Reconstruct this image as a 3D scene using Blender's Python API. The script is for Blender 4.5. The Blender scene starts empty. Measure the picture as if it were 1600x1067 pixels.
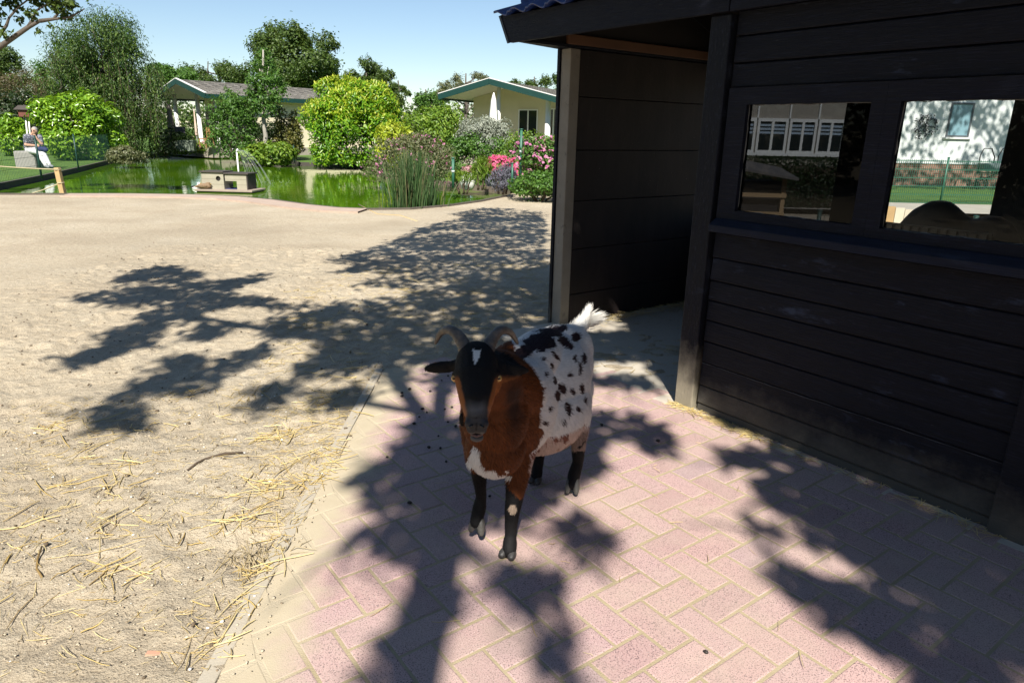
import bpy, bmesh, math, random
import numpy as np
from mathutils import Vector, Matrix, noise
from mathutils.geometry import tessellate_polygon
R = math.radians
sc = bpy.context.scene
col = sc.collection

# ------------------------------------------------------------------ camera, sky, sun, exposure
CAM_H = 1.5
FPX, PITCH, ROLL = 1067.0, R(16.98), R(1.2125)
_c, _s = math.cos(PITCH), math.sin(PITCH)
_fwd = Vector((0, _c, -_s)); _up0 = Vector((0, _s, _c)); _rt0 = Vector((1, 0, 0))
_rt = math.cos(ROLL) * _rt0 + math.sin(ROLL) * _up0
_up = -math.sin(ROLL) * _rt0 + math.cos(ROLL) * _up0
cd = bpy.data.cameras.new('camera'); cam = bpy.data.objects.new('camera', cd); col.objects.link(cam)
cd.sensor_width = 36.0; cd.lens = 24.0; cd.clip_start = 0.05; cd.clip_end = 2000
m = Matrix.Identity(4)
for i in range(3):
    m[i][0] = _rt[i]; m[i][1] = _up[i]; m[i][2] = -_fwd[i]
m[2][3] = CAM_H
cam.matrix_world = m
sc.camera = cam

SUN_EL = R(45)
w = bpy.data.worlds.new('World'); sc.world = w; w.use_nodes = True
wn = w.node_tree.nodes; wl = w.node_tree.links
bg = wn['Background']; bg.inputs['Strength'].default_value = 0.066
sky = wn.new('ShaderNodeTexSky'); sky.sky_type = 'NISHITA'; sky.sun_disc = False
sky.sun_elevation = SUN_EL; sky.sun_rotation = R(180); sky.air_density = 1.0; sky.dust_density = 0.1; sky.ozone_density = 2.3
wl.new(sky.outputs[0], bg.inputs[0])
sl = bpy.data.lights.new('sun', 'SUN'); sl.energy = 4.9; sl.angle = R(0.53); sl.color = (1.0, 0.95, 0.86)
so = bpy.data.objects.new('sun', sl); col.objects.link(so); so.rotation_euler = (math.pi / 2 - SUN_EL, 0, 0)
so.location = (0, -30, 30)
sc.view_settings.view_transform = 'Standard'; sc.view_settings.look = 'None'
sc.view_settings.exposure = 0.9; sc.view_settings.gamma = 1.0

# ------------------------------------------------------------------ placing helpers
def ray(x, y): return _fwd + (x - 800) / FPX * _rt - (y - 533.5) / FPX * _up
CAM = Vector((0, 0, CAM_H))
def G(x, y, z=0.0):                       # where the sight line through a photo point meets the height z
    d = ray(x, y); return CAM + d * ((z - CAM_H) / d.z)
def A(x, y, Y):                           # ... and where it reaches the distance Y
    d = ray(x, y); return CAM + d * (Y / d.y)
rng = np.random.default_rng(7)
random.seed(7)

# ------------------------------------------------------------------ object helpers
def tag(o, label=None, cat=None, group=None, kind=None):
    if label: o['label'] = label
    if cat: o['category'] = cat
    if group: o['group'] = group
    if kind: o['kind'] = kind
    return o
def thing(name, loc, label, cat, group=None, rz=0.0):
    o = bpy.data.objects.new(name, None); col.objects.link(o)
    o.location = loc; o.rotation_euler = (0, 0, rz); o.empty_display_size = 0.2
    return tag(o, label, cat, group)
def link(name, me, mat=None, parent=None, smooth=False, loc=None, world=False):
    o = bpy.data.objects.new(name, me); col.objects.link(o)
    if mat: me.materials.append(mat)
    if smooth and len(me.polygons): me.polygons.foreach_set('use_smooth', [True] * len(me.polygons))
    if parent:
        o.parent = parent
        if world:                          # mesh was made in world coordinates
            o.matrix_parent_inverse = Matrix.Identity(4)
            pm = Matrix.Translation(parent.location) @ Matrix.Rotation(parent.rotation_euler.z, 4, 'Z')
            me.transform(pm.inverted())
    if loc: o.location = loc
    return o
def npmesh(name, V, F):
    V = np.asarray(V, np.float32).reshape(-1, 3); F = np.asarray(F, np.int32); k = F.shape[1]
    me = bpy.data.meshes.new(name)
    me.vertices.add(len(V)); me.vertices.foreach_set('co', V.ravel())
    me.loops.add(F.size); me.loops.foreach_set('vertex_index', F.ravel())
    me.polygons.add(len(F)); me.polygons.foreach_set('loop_start', np.arange(0, F.size, k, dtype=np.int32))
    me.update(calc_edges=True); me.validate()
    return me
class MB:
    def __init__(s): s.v = []; s.f = []
    def add(s, vs, fs):
        b = len(s.v); s.v += [tuple(v) for v in vs]; s.f += [tuple(i + b for i in f) for f in fs]; return s
    def box(s, x0, x1, y0, y1, z0, z1):
        return s.add([(x0,y0,z0),(x1,y0,z0),(x1,y1,z0),(x0,y1,z0),(x0,y0,z1),(x1,y0,z1),(x1,y1,z1),(x0,y1,z1)],
                     [(0,3,2,1),(4,5,6,7),(0,1,5,4),(1,2,6,5),(2,3,7,6),(3,0,4,7)])
    def bar(s, p, q, a, b=None, up=(0, 0, 1)):      # rectangular bar from p to q
        b = b or a; p = Vector(p); q = Vector(q); d = (q - p).normalized(); up = Vector(up)
        if abs(d.dot(up)) > .98: up = Vector((1, 0, 0))
        x = d.cross(up).normalized(); y = x.cross(d)
        vs = [c + x * (i * a / 2) + y * (j * b / 2) for c in (p, q) for i, j in ((-1,-1),(1,-1),(1,1),(-1,1))]
        return s.add(vs, [(0,1,2,3),(7,6,5,4),(4,5,1,0),(5,6,2,1),(6,7,3,2),(7,4,0,3)])
    def tube(s, pts, rad, n=8, cap=True):
        pts = [Vector(p) for p in pts]; b = len(s.v); k = len(pts)
        if not hasattr(rad, '__len__'): rad = [rad] * k
        x = None
        for i, p in enumerate(pts):
            d = (pts[min(i + 1, k - 1)] - pts[max(i - 1, 0)]).normalized()
            if x is None:
                x = d.cross(Vector((0, 0, 1)))
                if x.length < .05: x = d.cross(Vector((1, 0, 0)))
            x = (x - d * x.dot(d)).normalized(); y = d.cross(x)
            for j in range(n):
                t = 2 * math.pi * j / n
                s.v.append(tuple(p + (x * math.cos(t) + y * math.sin(t)) * rad[i]))
        for i in range(k - 1):
            for j in range(n):
                s.f.append((b + i*n + j, b + i*n + (j+1) % n, b + (i+1)*n + (j+1) % n, b + (i+1)*n + j))
        if cap:
            s.f.append(tuple(b + j for j in reversed(range(n)))); s.f.append(tuple(b + (k-1)*n + j for j in range(n)))
        return s
    def ell(s, c, r, rot=None, nu=16, nv=10):
        c = Vector(c); rot = rot or Matrix.Identity(3); b = len(s.v)
        rings = []
        for i in range(nv + 1):
            t = math.pi * i / nv
            if i in (0, nv):
                s.v.append(tuple(c + rot @ Vector((0, 0, r[2] * math.cos(t))))); rings.append([len(s.v) - 1])
            else:
                ring = []
                for j in range(nu):
                    a = 2 * math.pi * j / nu
                    s.v.append(tuple(c + rot @ Vector((r[0]*math.sin(t)*math.cos(a), r[1]*math.sin(t)*math.sin(a), r[2]*math.cos(t)))))
                    ring.append(len(s.v) - 1)
                rings.append(ring)
        for i in range(nv):
            a, d = rings[i], rings[i + 1]
            for j in range(nu):
                j2 = (j + 1) % nu
                if len(a) == 1: s.f.append((a[0], d[j], d[j2]))
                elif len(d) == 1: s.f.append((a[j], d[0], a[j2]))
                else: s.f.append((a[j], d[j], d[j2], a[j2]))
        return s
    def prism(s, poly, z0, z1):
        n = len(poly); b = len(s.v)
        s.v += [(p[0], p[1], z0) for p in poly] + [(p[0], p[1], z1) for p in poly]
        for t in tessellate_polygon([[Vector((p[0], p[1], 0)) for p in poly]]):
            a = t
            s.f.append(tuple(b + n + i for i in a)); s.f.append(tuple(b + i for i in reversed(a)))
        for i in range(n): s.f.append((b + i, b + (i+1) % n, b + n + (i+1) % n, b + n + i))
        return s
    def mesh(s, name):
        me = bpy.data.meshes.new(name); me.from_pydata(s.v, [], s.f); me.update()
        bm = bmesh.new(); bm.from_mesh(me); bmesh.ops.recalc_face_normals(bm, faces=bm.faces); bm.to_mesh(me); bm.free()
        return me
    def build(s, name, mat, parent=None, smooth=False, world=False, bevel=0):
        me = s.mesh(name)
        if bevel:
            bm = bmesh.new(); bm.from_mesh(me)
            bmesh.ops.bevel(bm, geom=bm.edges[:], offset=bevel, segments=2, affect='EDGES', profile=.5)
            bm.to_mesh(me); bm.free()
        return link(name, me, mat, parent, smooth, world=world)
def vnoise(x, y, sc_, seed):
    g = np.random.default_rng(seed).random((256, 256)).astype(np.float32)
    x = np.asarray(x) / sc_; y = np.asarray(y) / sc_
    xi = np.floor(x).astype(int); yi = np.floor(y).astype(int); fx = x - xi; fy = y - yi
    fx = fx * fx * (3 - 2 * fx); fy = fy * fy * (3 - 2 * fy)
    a = g[xi % 256, yi % 256]; b = g[(xi+1) % 256, yi % 256]; c = g[xi % 256, (yi+1) % 256]; d = g[(xi+1) % 256, (yi+1) % 256]
    return (a*(1-fx)+b*fx)*(1-fy) + (c*(1-fx)+d*fx)*fy
def remeshed(mb, name, voxel, smooth=4, subdiv=False):
    """union of overlapping solids -> one continuous skin (voxel remesh + smoothing)"""
    me = mb.mesh(name + '_src'); o = bpy.data.objects.new('tmp', me); col.objects.link(o)
    md = o.modifiers.new('r', 'REMESH'); md.mode = 'VOXEL'; md.voxel_size = voxel
    md = o.modifiers.new('s', 'SMOOTH'); md.iterations = smooth; md.factor = .5
    dg = bpy.context.evaluated_depsgraph_get(); dg.update()
    out = bpy.data.meshes.new_from_object(o.evaluated_get(dg)); out.name = name
    bpy.data.objects.remove(o); bpy.data.meshes.remove(me)
    return out

# ------------------------------------------------------------------ material helpers
class N:
    def __init__(s, name):
        s.m = bpy.data.materials.new(name); s.m.use_nodes = True; s.t = s.m.node_tree
        s.n = s.t.nodes; s.l = s.t.links; s.bsdf = s.n['Principled BSDF']; s.out = s.n['Material Output']
    def node(s, typ, **kw):
        n = s.n.new(typ)
        for k, v in kw.items():
            if k.startswith('_'): setattr(n, k[1:], v)
            else:
                key = k.replace('__', ' ')
                inp = n.inputs[int(key[1:])] if key[0] == 'i' and key[1:].isdigit() else n.inputs[key]
                s.set(inp, v)
        return n
    def set(s, inp, v):
        if isinstance(v, bpy.types.NodeSocket): s.l.new(v, inp)
        elif isinstance(v, (tuple, list)) and inp.type == 'RGBA' and len(v) == 3: inp.default_value = (*v, 1)
        else: inp.default_value = v
    def p(s, **kw):
        for k, v in kw.items(): s.set(s.bsdf.inputs[k.replace('__', ' ')], v)
        return s
    def coord(s, which='Object', scale=None, vec=None):
        v = vec or s.node('ShaderNodeTexCoord').outputs[which]
        if scale is None: return v
        mp = s.node('ShaderNodeMapping', Vector=v)
        mp.inputs['Scale'].default_value = scale if hasattr(scale, '__len__') else (scale,) * 3
        return mp.outputs[0]
    def noise(s, scale, detail=4, rough=.55, vec=None, which='Fac', dist=0):
        n = s.node('ShaderNodeTexNoise', Scale=scale, Detail=detail, Roughness=rough, Distortion=dist)
        s.l.new(vec or s.coord(), n.inputs['Vector']); return n.outputs[which]
    def voro(s, scale, vec=None, out='Distance', feature='F1', rand=1.0):
        n = s.node('ShaderNodeTexVoronoi', _feature=feature, Scale=scale, Randomness=rand)
        s.l.new(vec or s.coord(), n.inputs['Vector']); return n.outputs[out]
    def ramp(s, fac, stops, interp='LINEAR'):
        n = s.node('ShaderNodeValToRGB', Fac=fac); e = n.color_ramp.elements; n.color_ramp.interpolation = interp
        while len(e) < len(stops): e.new(.5)
        for i, (p, c) in enumerate(stops):
            e[i].position = p; e[i].color = (c, c, c, 1) if not hasattr(c, '__len__') else (*c, 1)
        return n.outputs['Color']
    def mix(s, fac, a, b, mode='MIX'):
        n = s.node('ShaderNodeMix', _data_type='RGBA', _blend_type=mode)
        s.set(n.inputs[0], fac); s.set(n.inputs[6], a); s.set(n.inputs[7], b); return n.outputs[2]
    def math(s, op, a, b=None, clamp=False):
        n = s.node('ShaderNodeMath', _operation=op, _use_clamp=clamp); s.set(n.inputs[0], a)
        if b is not None: s.set(n.inputs[1], b)
        return n.outputs[0]
    def bump(s, h, strength=.5, dist=.01, normal=None):
        n = s.node('ShaderNodeBump', Height=h, Strength=strength, Distance=dist)
        if normal: s.l.new(normal, n.inputs['Normal'])
        return n.outputs[0]
    def sep(s, v):
        n = s.node('ShaderNodeSeparateXYZ'); s.l.new(v, n.inputs[0]); return n.outputs
    def attr(s, name):
        return s.node('ShaderNodeAttribute', _attribute_name=name).outputs['Color']
    def island(s): return s.node('ShaderNodeNewGeometry').outputs['Random Per Island']
def simple(name, c, rough=.6, var=.25, scale=6, bump=0, spec=.5, metal=0, vec=None):
    k = N(name); f = k.noise(scale, 5)
    cc = k.mix(f, tuple(x * (1 - var) for x in c), tuple(min(1, x * (1 + var)) for x in c))
    k.p(Base__Color=cc, Roughness=rough, Metallic=metal)
    k.bsdf.inputs['Specular IOR Level'].default_value = spec
    if bump: k.p(Normal=k.bump(k.noise(scale * 4, 6), bump, .01))
    return k.m
def leafmat(name, stops, rough=.45, transl=.35, spec=.4):
    k = N(name); r = k.island(); c = k.ramp(r, stops)
    c = k.mix(k.math('MULTIPLY', k.noise(1.3, 2), .5), c, tuple(x * .55 for x in stops[0][1]))
    k.p(Base__Color=c, Roughness=rough); k.bsdf.inputs['Specular IOR Level'].default_value = spec
    t = k.node('ShaderNodeBsdfTranslucent'); k.l.new(k.mix(1.0, c, (1.25, 1.15, .55), 'MULTIPLY'), t.inputs[0])
    mx = k.node('ShaderNodeMixShader'); mx.inputs[0].default_value = transl
    k.l.new(k.bsdf.outputs[0], mx.inputs[1]); k.l.new(t.outputs[0], mx.inputs[2]); k.l.new(mx.outputs[0], k.out.inputs[0])
    return k.m

def bark(name, c, c2):
    k = N(name); v = k.coord('Object', (1, 1, .25))
    f = k.noise(18, 6, .6, v); k.p(Base__Color=k.mix(f, c, c2), Roughness=.85, Normal=k.bump(f, .6, .02)); return k.m

M = {}
M['bark'] = bark('bark', (.05, .04, .032), (.14, .115, .09))
M['pale_bark'] = bark('pale_bark', (.2, .18, .15), (.42, .39, .34))
M['twig'] = bark('twig', (.05, .035, .025), (.12, .085, .055))

# ------------------------------------------------------------------ foliage
def unit(n):
    v = rng.normal(size=(n, 3)); return v / np.linalg.norm(v, axis=1)[:, None]
def leaf_arrays(P, Nn, L, W, fold=.15, axis=None):
    n = len(P); Nn = Nn / np.linalg.norm(Nn, axis=1)[:, None]
    a = unit(n) if axis is None else axis
    a = a - Nn * (a * Nn).sum(1)[:, None]; a /= np.linalg.norm(a, axis=1)[:, None] + 1e-9
    b = np.cross(Nn, a); L = (L * rng.uniform(.65, 1.25, n))[:, None]; W = (W * rng.uniform(.7, 1.2, n))[:, None]
    m_ = P + a * L * .45 - Nn * 0
    V = np.stack([P, m_ + b * W / 2 + Nn * W * fold, P + a * L - Nn * L * .12, m_ - b * W / 2 + Nn * W * fold], 1).reshape(-1, 3)
    i = np.arange(n)[:, None] * 4
    F = np.concatenate([i + np.array([[0, 1, 2]]), i + np.array([[0, 2, 3]])])
    return V, F
def blob_pts(blobs, n, shell=.55, fuzz=.06):
    B = np.array([b[:6] for b in blobs], float)
    wgt = (B[:, 3] * B[:, 4] * B[:, 5]) ** (2 / 3); wgt /= wgt.sum()
    k = rng.choice(len(B), n, p=wgt); d = unit(n)
    r = (shell ** 3 + (1 - shell ** 3) * rng.random(n)) ** (1 / 3) * (1 + fuzz * rng.normal(0, 1, n))
    P = B[k, :3] + d * B[k, 3:6] * r[:, None]
    if fuzz:                                   # push the outline in and out irregularly
        m_ = B[k, 3:6].min(1)[:, None]; q = P / m_
        P = P + m_ * (.34 if fuzz > .1 else .16) * np.stack([np.sin(q @ np.array(a_) + b_) for a_, b_ in (((2.3, 1.1, 3.7), .3), ((1.7, 2.9, -2.2), 1.9), ((-2.6, 1.9, 2.4), 4.)) ], 1)
    return P, d / B[k, 3:6] * B[k, 3:6].max(1)[:, None]
def lumpy(c, r, n, k=.38, seed=0, flat=.0):
    """a main body and n rounded clumps over its surface"""
    g = np.random.default_rng(seed); out = [(*c, r[0] * .82, r[1] * .82, r[2] * .82)]
    for i in range(n):
        d = g.normal(size=3); d /= np.linalg.norm(d)
        if d[2] < -.5: d[2] *= -1
        q = g.uniform(.62, .86); s_ = g.uniform(.6, 1.25) * k
        out.append((c[0] + d[0]*r[0]*q, c[1] + d[1]*r[1]*q, c[2] + d[2]*r[2]*q, r[0]*s_, r[1]*s_, r[2]*s_))
    return out
def foliage(name, blobs, n, L, W, mat, parent, shell=.55, fuzz=.06, up=.35, rnd=.7, zmin=None, fold=.15, axis_up=0, droop=0):
    P, D = blob_pts(blobs, n, shell, fuzz)
    if zmin is not None:
        lo = P[:, 2] < zmin; P[lo, 2] = zmin + rng.random(lo.sum()) * .35; P[lo, :2] += (P[lo, :2] - np.array(blobs[0][:2])) * .12
    Nn = D / np.linalg.norm(D, axis=1)[:, None] + rnd * unit(n) + np.array([0, 0, up])
    ax = None
    if axis_up or droop: ax = unit(n) * .6 + np.array([0, 0, axis_up - droop]) + D / np.linalg.norm(D, axis=1)[:, None] * .5
    V, F = leaf_arrays(P, Nn, L, W, fold, ax)
    return link(name, npmesh(name, V, F), mat, parent, world=True)
def limb(mb, p, q, r0, r1, wob=.08, k=6, n=7):
    p = Vector(p); q = Vector(q); L = (q - p).length; pts = []; rr = []
    for i in range(k + 1):
        t = i / k; o = Vector((random.uniform(-1, 1), random.uniform(-1, 1), random.uniform(-.5, .5))) * wob * L * math.sin(math.pi * t)
        pts.append(p.lerp(q, t) + o); rr.append(r0 + (r1 - r0) * t)
    mb.tube(pts, rr, n); return pts
def bush(name, label, c, r, mat, n, L, W, cat='bush', group=None, lumps=26, k=.34, seed=1, base=0.1, up=.35, shell=.6, axis_up=0, rnd=.7, stems=5, flowers=None, droop=0):
    t = thing(name, (c[0], c[1], base), label, cat, group)
    c = (c[0], c[1], c[2] - r[2] * .30); r = (r[0], r[1], r[2] * 1.30)          # a dome that reaches the ground
    bl = lumpy(c, r, lumps, k, seed)
    foliage('foliage', bl, n, L, W, mat, t, shell=shell, zmin=base, up=up, axis_up=axis_up, rnd=rnd, droop=droop, fuzz=.035)
    mb = MB()
    for i in range(stems):
        a = 2 * math.pi * i / stems
        limb(mb, (c[0] + .1*math.cos(a), c[1] + .1*math.sin(a), base - .05), (c[0] + r[0]*.6*math.cos(a), c[1] + r[1]*.6*math.sin(a), c[2] + r[2]*.4), .03, .01)
    mb.build('stem', M['twig'], t, True, world=True)
    if flowers:
        fm, fn, fs = flowers
        P, D = blob_pts(bl, fn, .96)
        P = P[(P[:, 2] > base + .15)]
        D = unit(len(P)) * .5 + np.array([0, -.6, .6])
        n5 = []
        V = []; F = []
        for j in range(5):
            ax = unit(len(P)) 
            v, f = leaf_arrays(P + unit(len(P)) * fs * .3, D, fs, fs * .7, .1, ax); F.append(f + sum(len(q) for q in V)); V.append(v)
        link('blossom', npmesh('blossom', np.concatenate(V), np.concatenate(F)), fm, t, world=True)
    return t
def tree(name, label, base, top, blobs, mat, n, L, W, group=None, trunk_r=.14, bk=None, shell=.5, droop=0, rnd=.8, fork=.35, cat='tree'):
    t = thing(name, base, label, cat, group)
    foliage('crown', blobs, n, L, W, mat, t, shell=shell, droop=droop, rnd=rnd, fuzz=.22)
    mb = MB(); base = Vector(base); top = Vector(top)
    pts = limb(mb, base - Vector((0, 0, .1)), top, trunk_r, trunk_r * .25, .03, 8, 10)
    for b in blobs[1:26]:
        i = min(len(pts) - 2, max(2, int(len(pts) * random.uniform(fork, .85))))
        limb(mb, pts[i], (b[0], b[1], b[2]), trunk_r * .38, .015, .07)
    mb.build('trunk', bk or M['bark'], t, True, world=True)
    return t

# ================================================================== GROUND
def poly_mesh(name, pts, z, mat, kind='structure', skirt=0, parent=None):
    mb = MB()
    if skirt: mb.prism(pts, z - skirt, z)
    else:
        mb.add([(p[0], p[1], z) for p in pts], [tuple(t) for t in tessellate_polygon([[Vector((p[0], p[1], 0)) for p in pts]])])
    o = mb.build(name, mat, parent)
    if kind: o['kind'] = kind
    return o
def dense(poly, step=.35, wob=.03):            # an open line with extra, slightly uneven points
    out = []; n = len(poly)
    for i in range(n - 1):
        a, b = Vector(poly[i]), Vector(poly[(i + 1) % n]); k = max(1, min(60, int((b - a).length / step)))
        for j in range(k):
            p = a.lerp(b, j / k); out.append((p.x + random.uniform(-wob, wob), p.y + random.uniform(-wob, wob)))
    return out
xy = lambda px, py, z=0: tuple(G(px, py, z)[:2])
near = [xy(*p) for p in ((-70, 305), (0, 303), (110, 303), (200, 303), (300, 304.5), (370, 307.5), (430, 313), (480, 320), (530, 325), (575, 326.5), (640, 326), (700, 321), (750, 314), (790, 306))]
far = [xy(*p) for p in ((800, 301), (775, 296), (735, 291), (690, 285), (640, 281), (590, 270), (572, 262), (640, 257.5), (560, 256.5), (470, 255.5), (455, 252), (370, 244), (300, 240), (240, 240), (205, 242), (182, 249), (122, 263.5), (64, 276.5), (0, 289), (-70, 303))]
pond_outline = near + far[:6] + far[6:7] + far[8:]

# sand
k = N('sand'); v = k.coord()
big = k.noise(.9, 5, .6, v); fine = k.noise(22, 8, .65, v); grit = k.noise(160, 3, .6, v)
c = k.ramp(big, [(.3, (.45, .375, .275)), (.5, (.53, .455, .34)), (.72, (.58, .51, .395))])
c = k.mix(k.ramp(fine, [(.35, 0), (.65, 1)]), k.mix(.45, c, (.34, .27, .18)), c)
c = k.mix(k.ramp(grit, [(.33, .75), (.47, 0)]), c, (.16, .115, .075))  # dark grit specks, widened to put the shade of small pits into the colour
c = k.mix(k.ramp(k.noise(90, 2, .5, v), [(.68, 0), (.74, .6)]), c, (.72, .66, .55))
dirt = k.ramp(k.noise(.35, 4, .6, v), [(.42, 0), (.62, .5)])
c = k.mix(dirt, c, (.30, .25, .18))
h = k.math('ADD', k.math('MULTIPLY', fine, .7), k.math('MULTIPLY', grit, .25))
h = k.math('SUBTRACT', h, k.math('MULTIPLY', k.ramp(k.voro(9, v), [(0, 1), (.35, 0)]), .35))
k.p(Base__Color=c, Roughness=.95, Normal=k.bump(h, .9, .035)); k.bsdf.inputs['Specular IOR Level'].default_value = .15
M['sand'] = k.m
k = N('lawn'); v = k.coord()
c = k.ramp(k.noise(1.2, 6, .6, v), [(.3, (.07, .14, .015)), (.55, (.115, .22, .025)), (.75, (.17, .27, .04))])
k.p(Base__Color=k.mix(k.math('MULTIPLY', k.noise(60, 3, .6, v), .6), c, (.035, .07, .008)), Roughness=.9, Normal=k.bump(k.noise(70, 4), .8, .04)); M['lawn'] = k.m
M['soil'] = simple('soil', (.09, .075, .045), .95, .5, 2, .5, .1)

poly_mesh('ground', [(700 * math.cos(a * math.pi / 24), 700 * math.sin(a * math.pi / 24)) for a in range(48)], -.62, M['soil'])
# lawn on the banks of the pond: everything beyond, with the pond cut out by walking round its far edge
lawn = [p for p in reversed(far[:6] + far[6:7] + far[8:])]
lawn_poly = lawn + [(2.5, 17.2), (14, 15.2), (60, 14), (400, 60), (400, 500), (-400, 500), (-400, 20), (-40, 6)]
poly_mesh('lawn', dense(lawn_poly[:len(lawn)], .4, .02) + lawn_poly[len(lawn):], .03, M['lawn'], skirt=.6)
# sand yard: a fine sheet in front of the camera inside a coarse one
sand_poly = dense(near, .3, .025) + [(far[0][0], far[0][1]), (2.5, 17.3), (14, 15.3), (40, 14), (40, -40), (-60, -40), (-60, 5), (-40, 5.9)]
me = MB().prism(sand_poly, -.7, -.022).mesh('sand')
xs = np.arange(-5.0, 3.4, .026); ys = np.arange(.9, 9.4, .026)
X, Yg = np.meshgrid(xs, ys); n0, n1 = X.shape
Z = (vnoise(X, Yg, .55, 1) - .5) * .020 + (vnoise(X, Yg, .17, 2) - .5) * .015 + (vnoise(X, Yg, .07, 3) - .5) * .019 + (vnoise(X, Yg, .032, 4) - .5) * .014
hoof = np.zeros_like(X)
for i in range(420):                                  # old hoof and foot prints
    px, py = rng.uniform(-4.8, -.8) if rng.random() < .75 else rng.uniform(-4, 1.5), rng.uniform(1.2, 9)
    d2 = ((X - px) ** 2 + ((Yg - py) * rng.uniform(.7, 1.2)) ** 2) / rng.uniform(.025, .06) ** 2
    hoof += -.016 * np.exp(-d2) + .006 * np.exp(-(np.sqrt(d2) - 1.6) ** 2 * 4)
Z = Z + hoof
d2 = ((X + .90) / .17) ** 2 + ((Yg - 2.18) / .10) ** 2; Z -= .075 * np.exp(-d2)      # scraped hollow by the kerb
inpave = np.clip((X + .80) / .03, 0, 1) * np.clip((4.22 - Yg) / .03, 0, 1)
Z = Z * (1 - inpave) - .05 * inpave
inslab = np.clip((X + (.8 - .2)) / .03, 0, 1) * 0
edge = np.minimum.reduce([(X - xs[0]) / .5, (xs[-1] - X) / .5, (ys[-1] - Yg) / .6, (Yg - ys[0]) / .3]); edge = np.clip(edge, 0, 1)
Z = Z * edge + .004 - (1 - edge) * .035
idx = np.arange(n0 * n1).reshape(n0, n1)
F = np.stack([idx[:-1, :-1], idx[:-1, 1:], idx[1:, 1:], idx[1:, :-1]], -1).reshape(-1, 4)
fine_me = npmesh('fine', np.stack([X, Yg, Z], -1), F)
bm = bmesh.new(); bm.from_mesh(me); bm.from_mesh(fine_me)
for f in bm.faces: f.smooth = len(f.verts) == 4
bm.to_mesh(me); bm.free(); bpy.data.meshes.remove(fine_me)
tag(link('sand', me, M['sand']), kind='structure')

# water
k = N('water'); v = k.coord('Object', (1, .55, 1))
c = k.ramp(k.noise(.35, 3), [(.3, (.042, .108, .0035)), (.7, (.075, .158, .005))])
k.p(Base__Color=c, Roughness=.03, IOR=1.30, Normal=k.bump(k.math('ADD', k.noise(3.2, 3, .5, v), k.math('MULTIPLY', k.noise(11, 2, .5, v), .3)), .07, .06))
k.bsdf.inputs['Specular IOR Level'].default_value = .5
M['water'] = k.m
cx = sum(p[0] for p in pond_outline) / len(pond_outline); cy = sum(p[1] for p in pond_outline) / len(pond_outline)
wp = [(-42, 5), (4, 13), (4, 21), (3, 30), (-4, 34), (-8, 40), (-26, 60), (-42, 40)]
poly_mesh('water', wp, -.11, M['water'])

# edging of the pond: weathered strip of pavers on the sand side, boards on the garden side
k = N('edging'); v = k.coord()
k.p(Base__Color=k.mix(k.noise(3, 5), (.33, .24, .19), (.48, .38, .30)), Roughness=.9, Normal=k.bump(k.noise(30, 5), .5, .02)); M['edging'] = k.m
def strip(pts, w0, w1, z0, z1, name, mat, label=None):
    mb = MB(); n = len(pts); vs = []
    for i, p in enumerate(pts):
        a = Vector(pts[max(0, i - 1)]); b = Vector(pts[min(n - 1, i + 1)]); d = (b - a).normalized(); nn = Vector((-d.y, d.x)); p = Vector(p)
        for ww, zz in ((w0, z0), (w0, z1), (w1, z1), (w1, z0)):
            q = p + nn * ww; vs.append((q.x, q.y, zz))
    fs = []
    for i in range(n - 1):
        for j in range(4): fs.append((i*4 + j, i*4 + (j+1) % 4, (i+1)*4 + (j+1) % 4, (i+1)*4 + j))
    mb.add(vs, fs); o = mb.build(name, mat); return tag(o, kind='structure')
strip(near[2:10], -.62, -.04, -.4, .012, 'pond_path', M['edging'])
strip(near, -.03, .05, -.4, .014, 'pond_rim', simple('old_wood', (.09, .075, .06), .85, .4, 5, .4))
M['board'] = simple('bank_board', (.16, .125, .095), .85, .4, 4, .4)
strip(far[:6], -.04, .05, -.4, .05, 'bank_edging', M['board'])
strip(far[8:], -.04, .05, -.4, .05, 'bank_edging', simple('bank_dark', (.06, .05, .045), .85, .4, 4, .4))

# ---------------------------------------------------------------- PAVING (herringbone pavers, parallel to the shed)
SO = Vector((.955, 3.719, 0)); SU = Vector((.5955, -.8033, 0)); SV = Vector((.8033, .5955, 0)); SRZ = math.atan2(-.8033, .5955)
def S(u, v, z=0): return SO + SU * u + SV * v + Vector((0, 0, z))
k = N('paver'); v = k.coord(); r = k.island()
c = k.ramp(r, [(0, (.40, .265, .255)), (.3, (.46, .305, .285)), (.6, (.44, .30, .295)), (.85, (.50, .335, .31)), (1, (.39, .275, .285))])
c = k.mix(k.ramp(k.noise(230, 2, .5, v), [(.38, .85), (.45, 0)]), c, (.11, .08, .085))
c = k.mix(k.ramp(k.noise(330, 2, .5, v), [(.62, 0), (.70, .7)]), c, (.68, .58, .54))
c = k.mix(k.ramp(k.noise(2.2, 7, .65, v), [(.38, 0), (.75, .6)]), c, (.45, .37, .30))
c = k.mix(k.ramp(k.noise(9, 6, .7, v), [(.55, 0), (.8, .4)]), c, (.25, .185, .17))
xx = k.sep(v)[0]
side = k.math('ADD', k.math('MULTIPLY', k.math('ADD', xx, .78), -3.6), k.math('MULTIPLY', k.noise(4, 5, .6, v), 1.5))
c = k.mix(k.ramp(side, [(-.1, 0), (.55, 1)]), c, k.mix(k.noise(14, 6), (.40, .335, .235), (.50, .43, .31)))
k.p(Base__Color=c, Roughness=.9, Normal=k.bump(k.noise(240, 3, .6, v), .35, .004)); k.bsdf.inputs['Specular IOR Level'].default_value = .2
M['paver'] = k.m
k = N('joint_sand'); v = k.coord()
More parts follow.
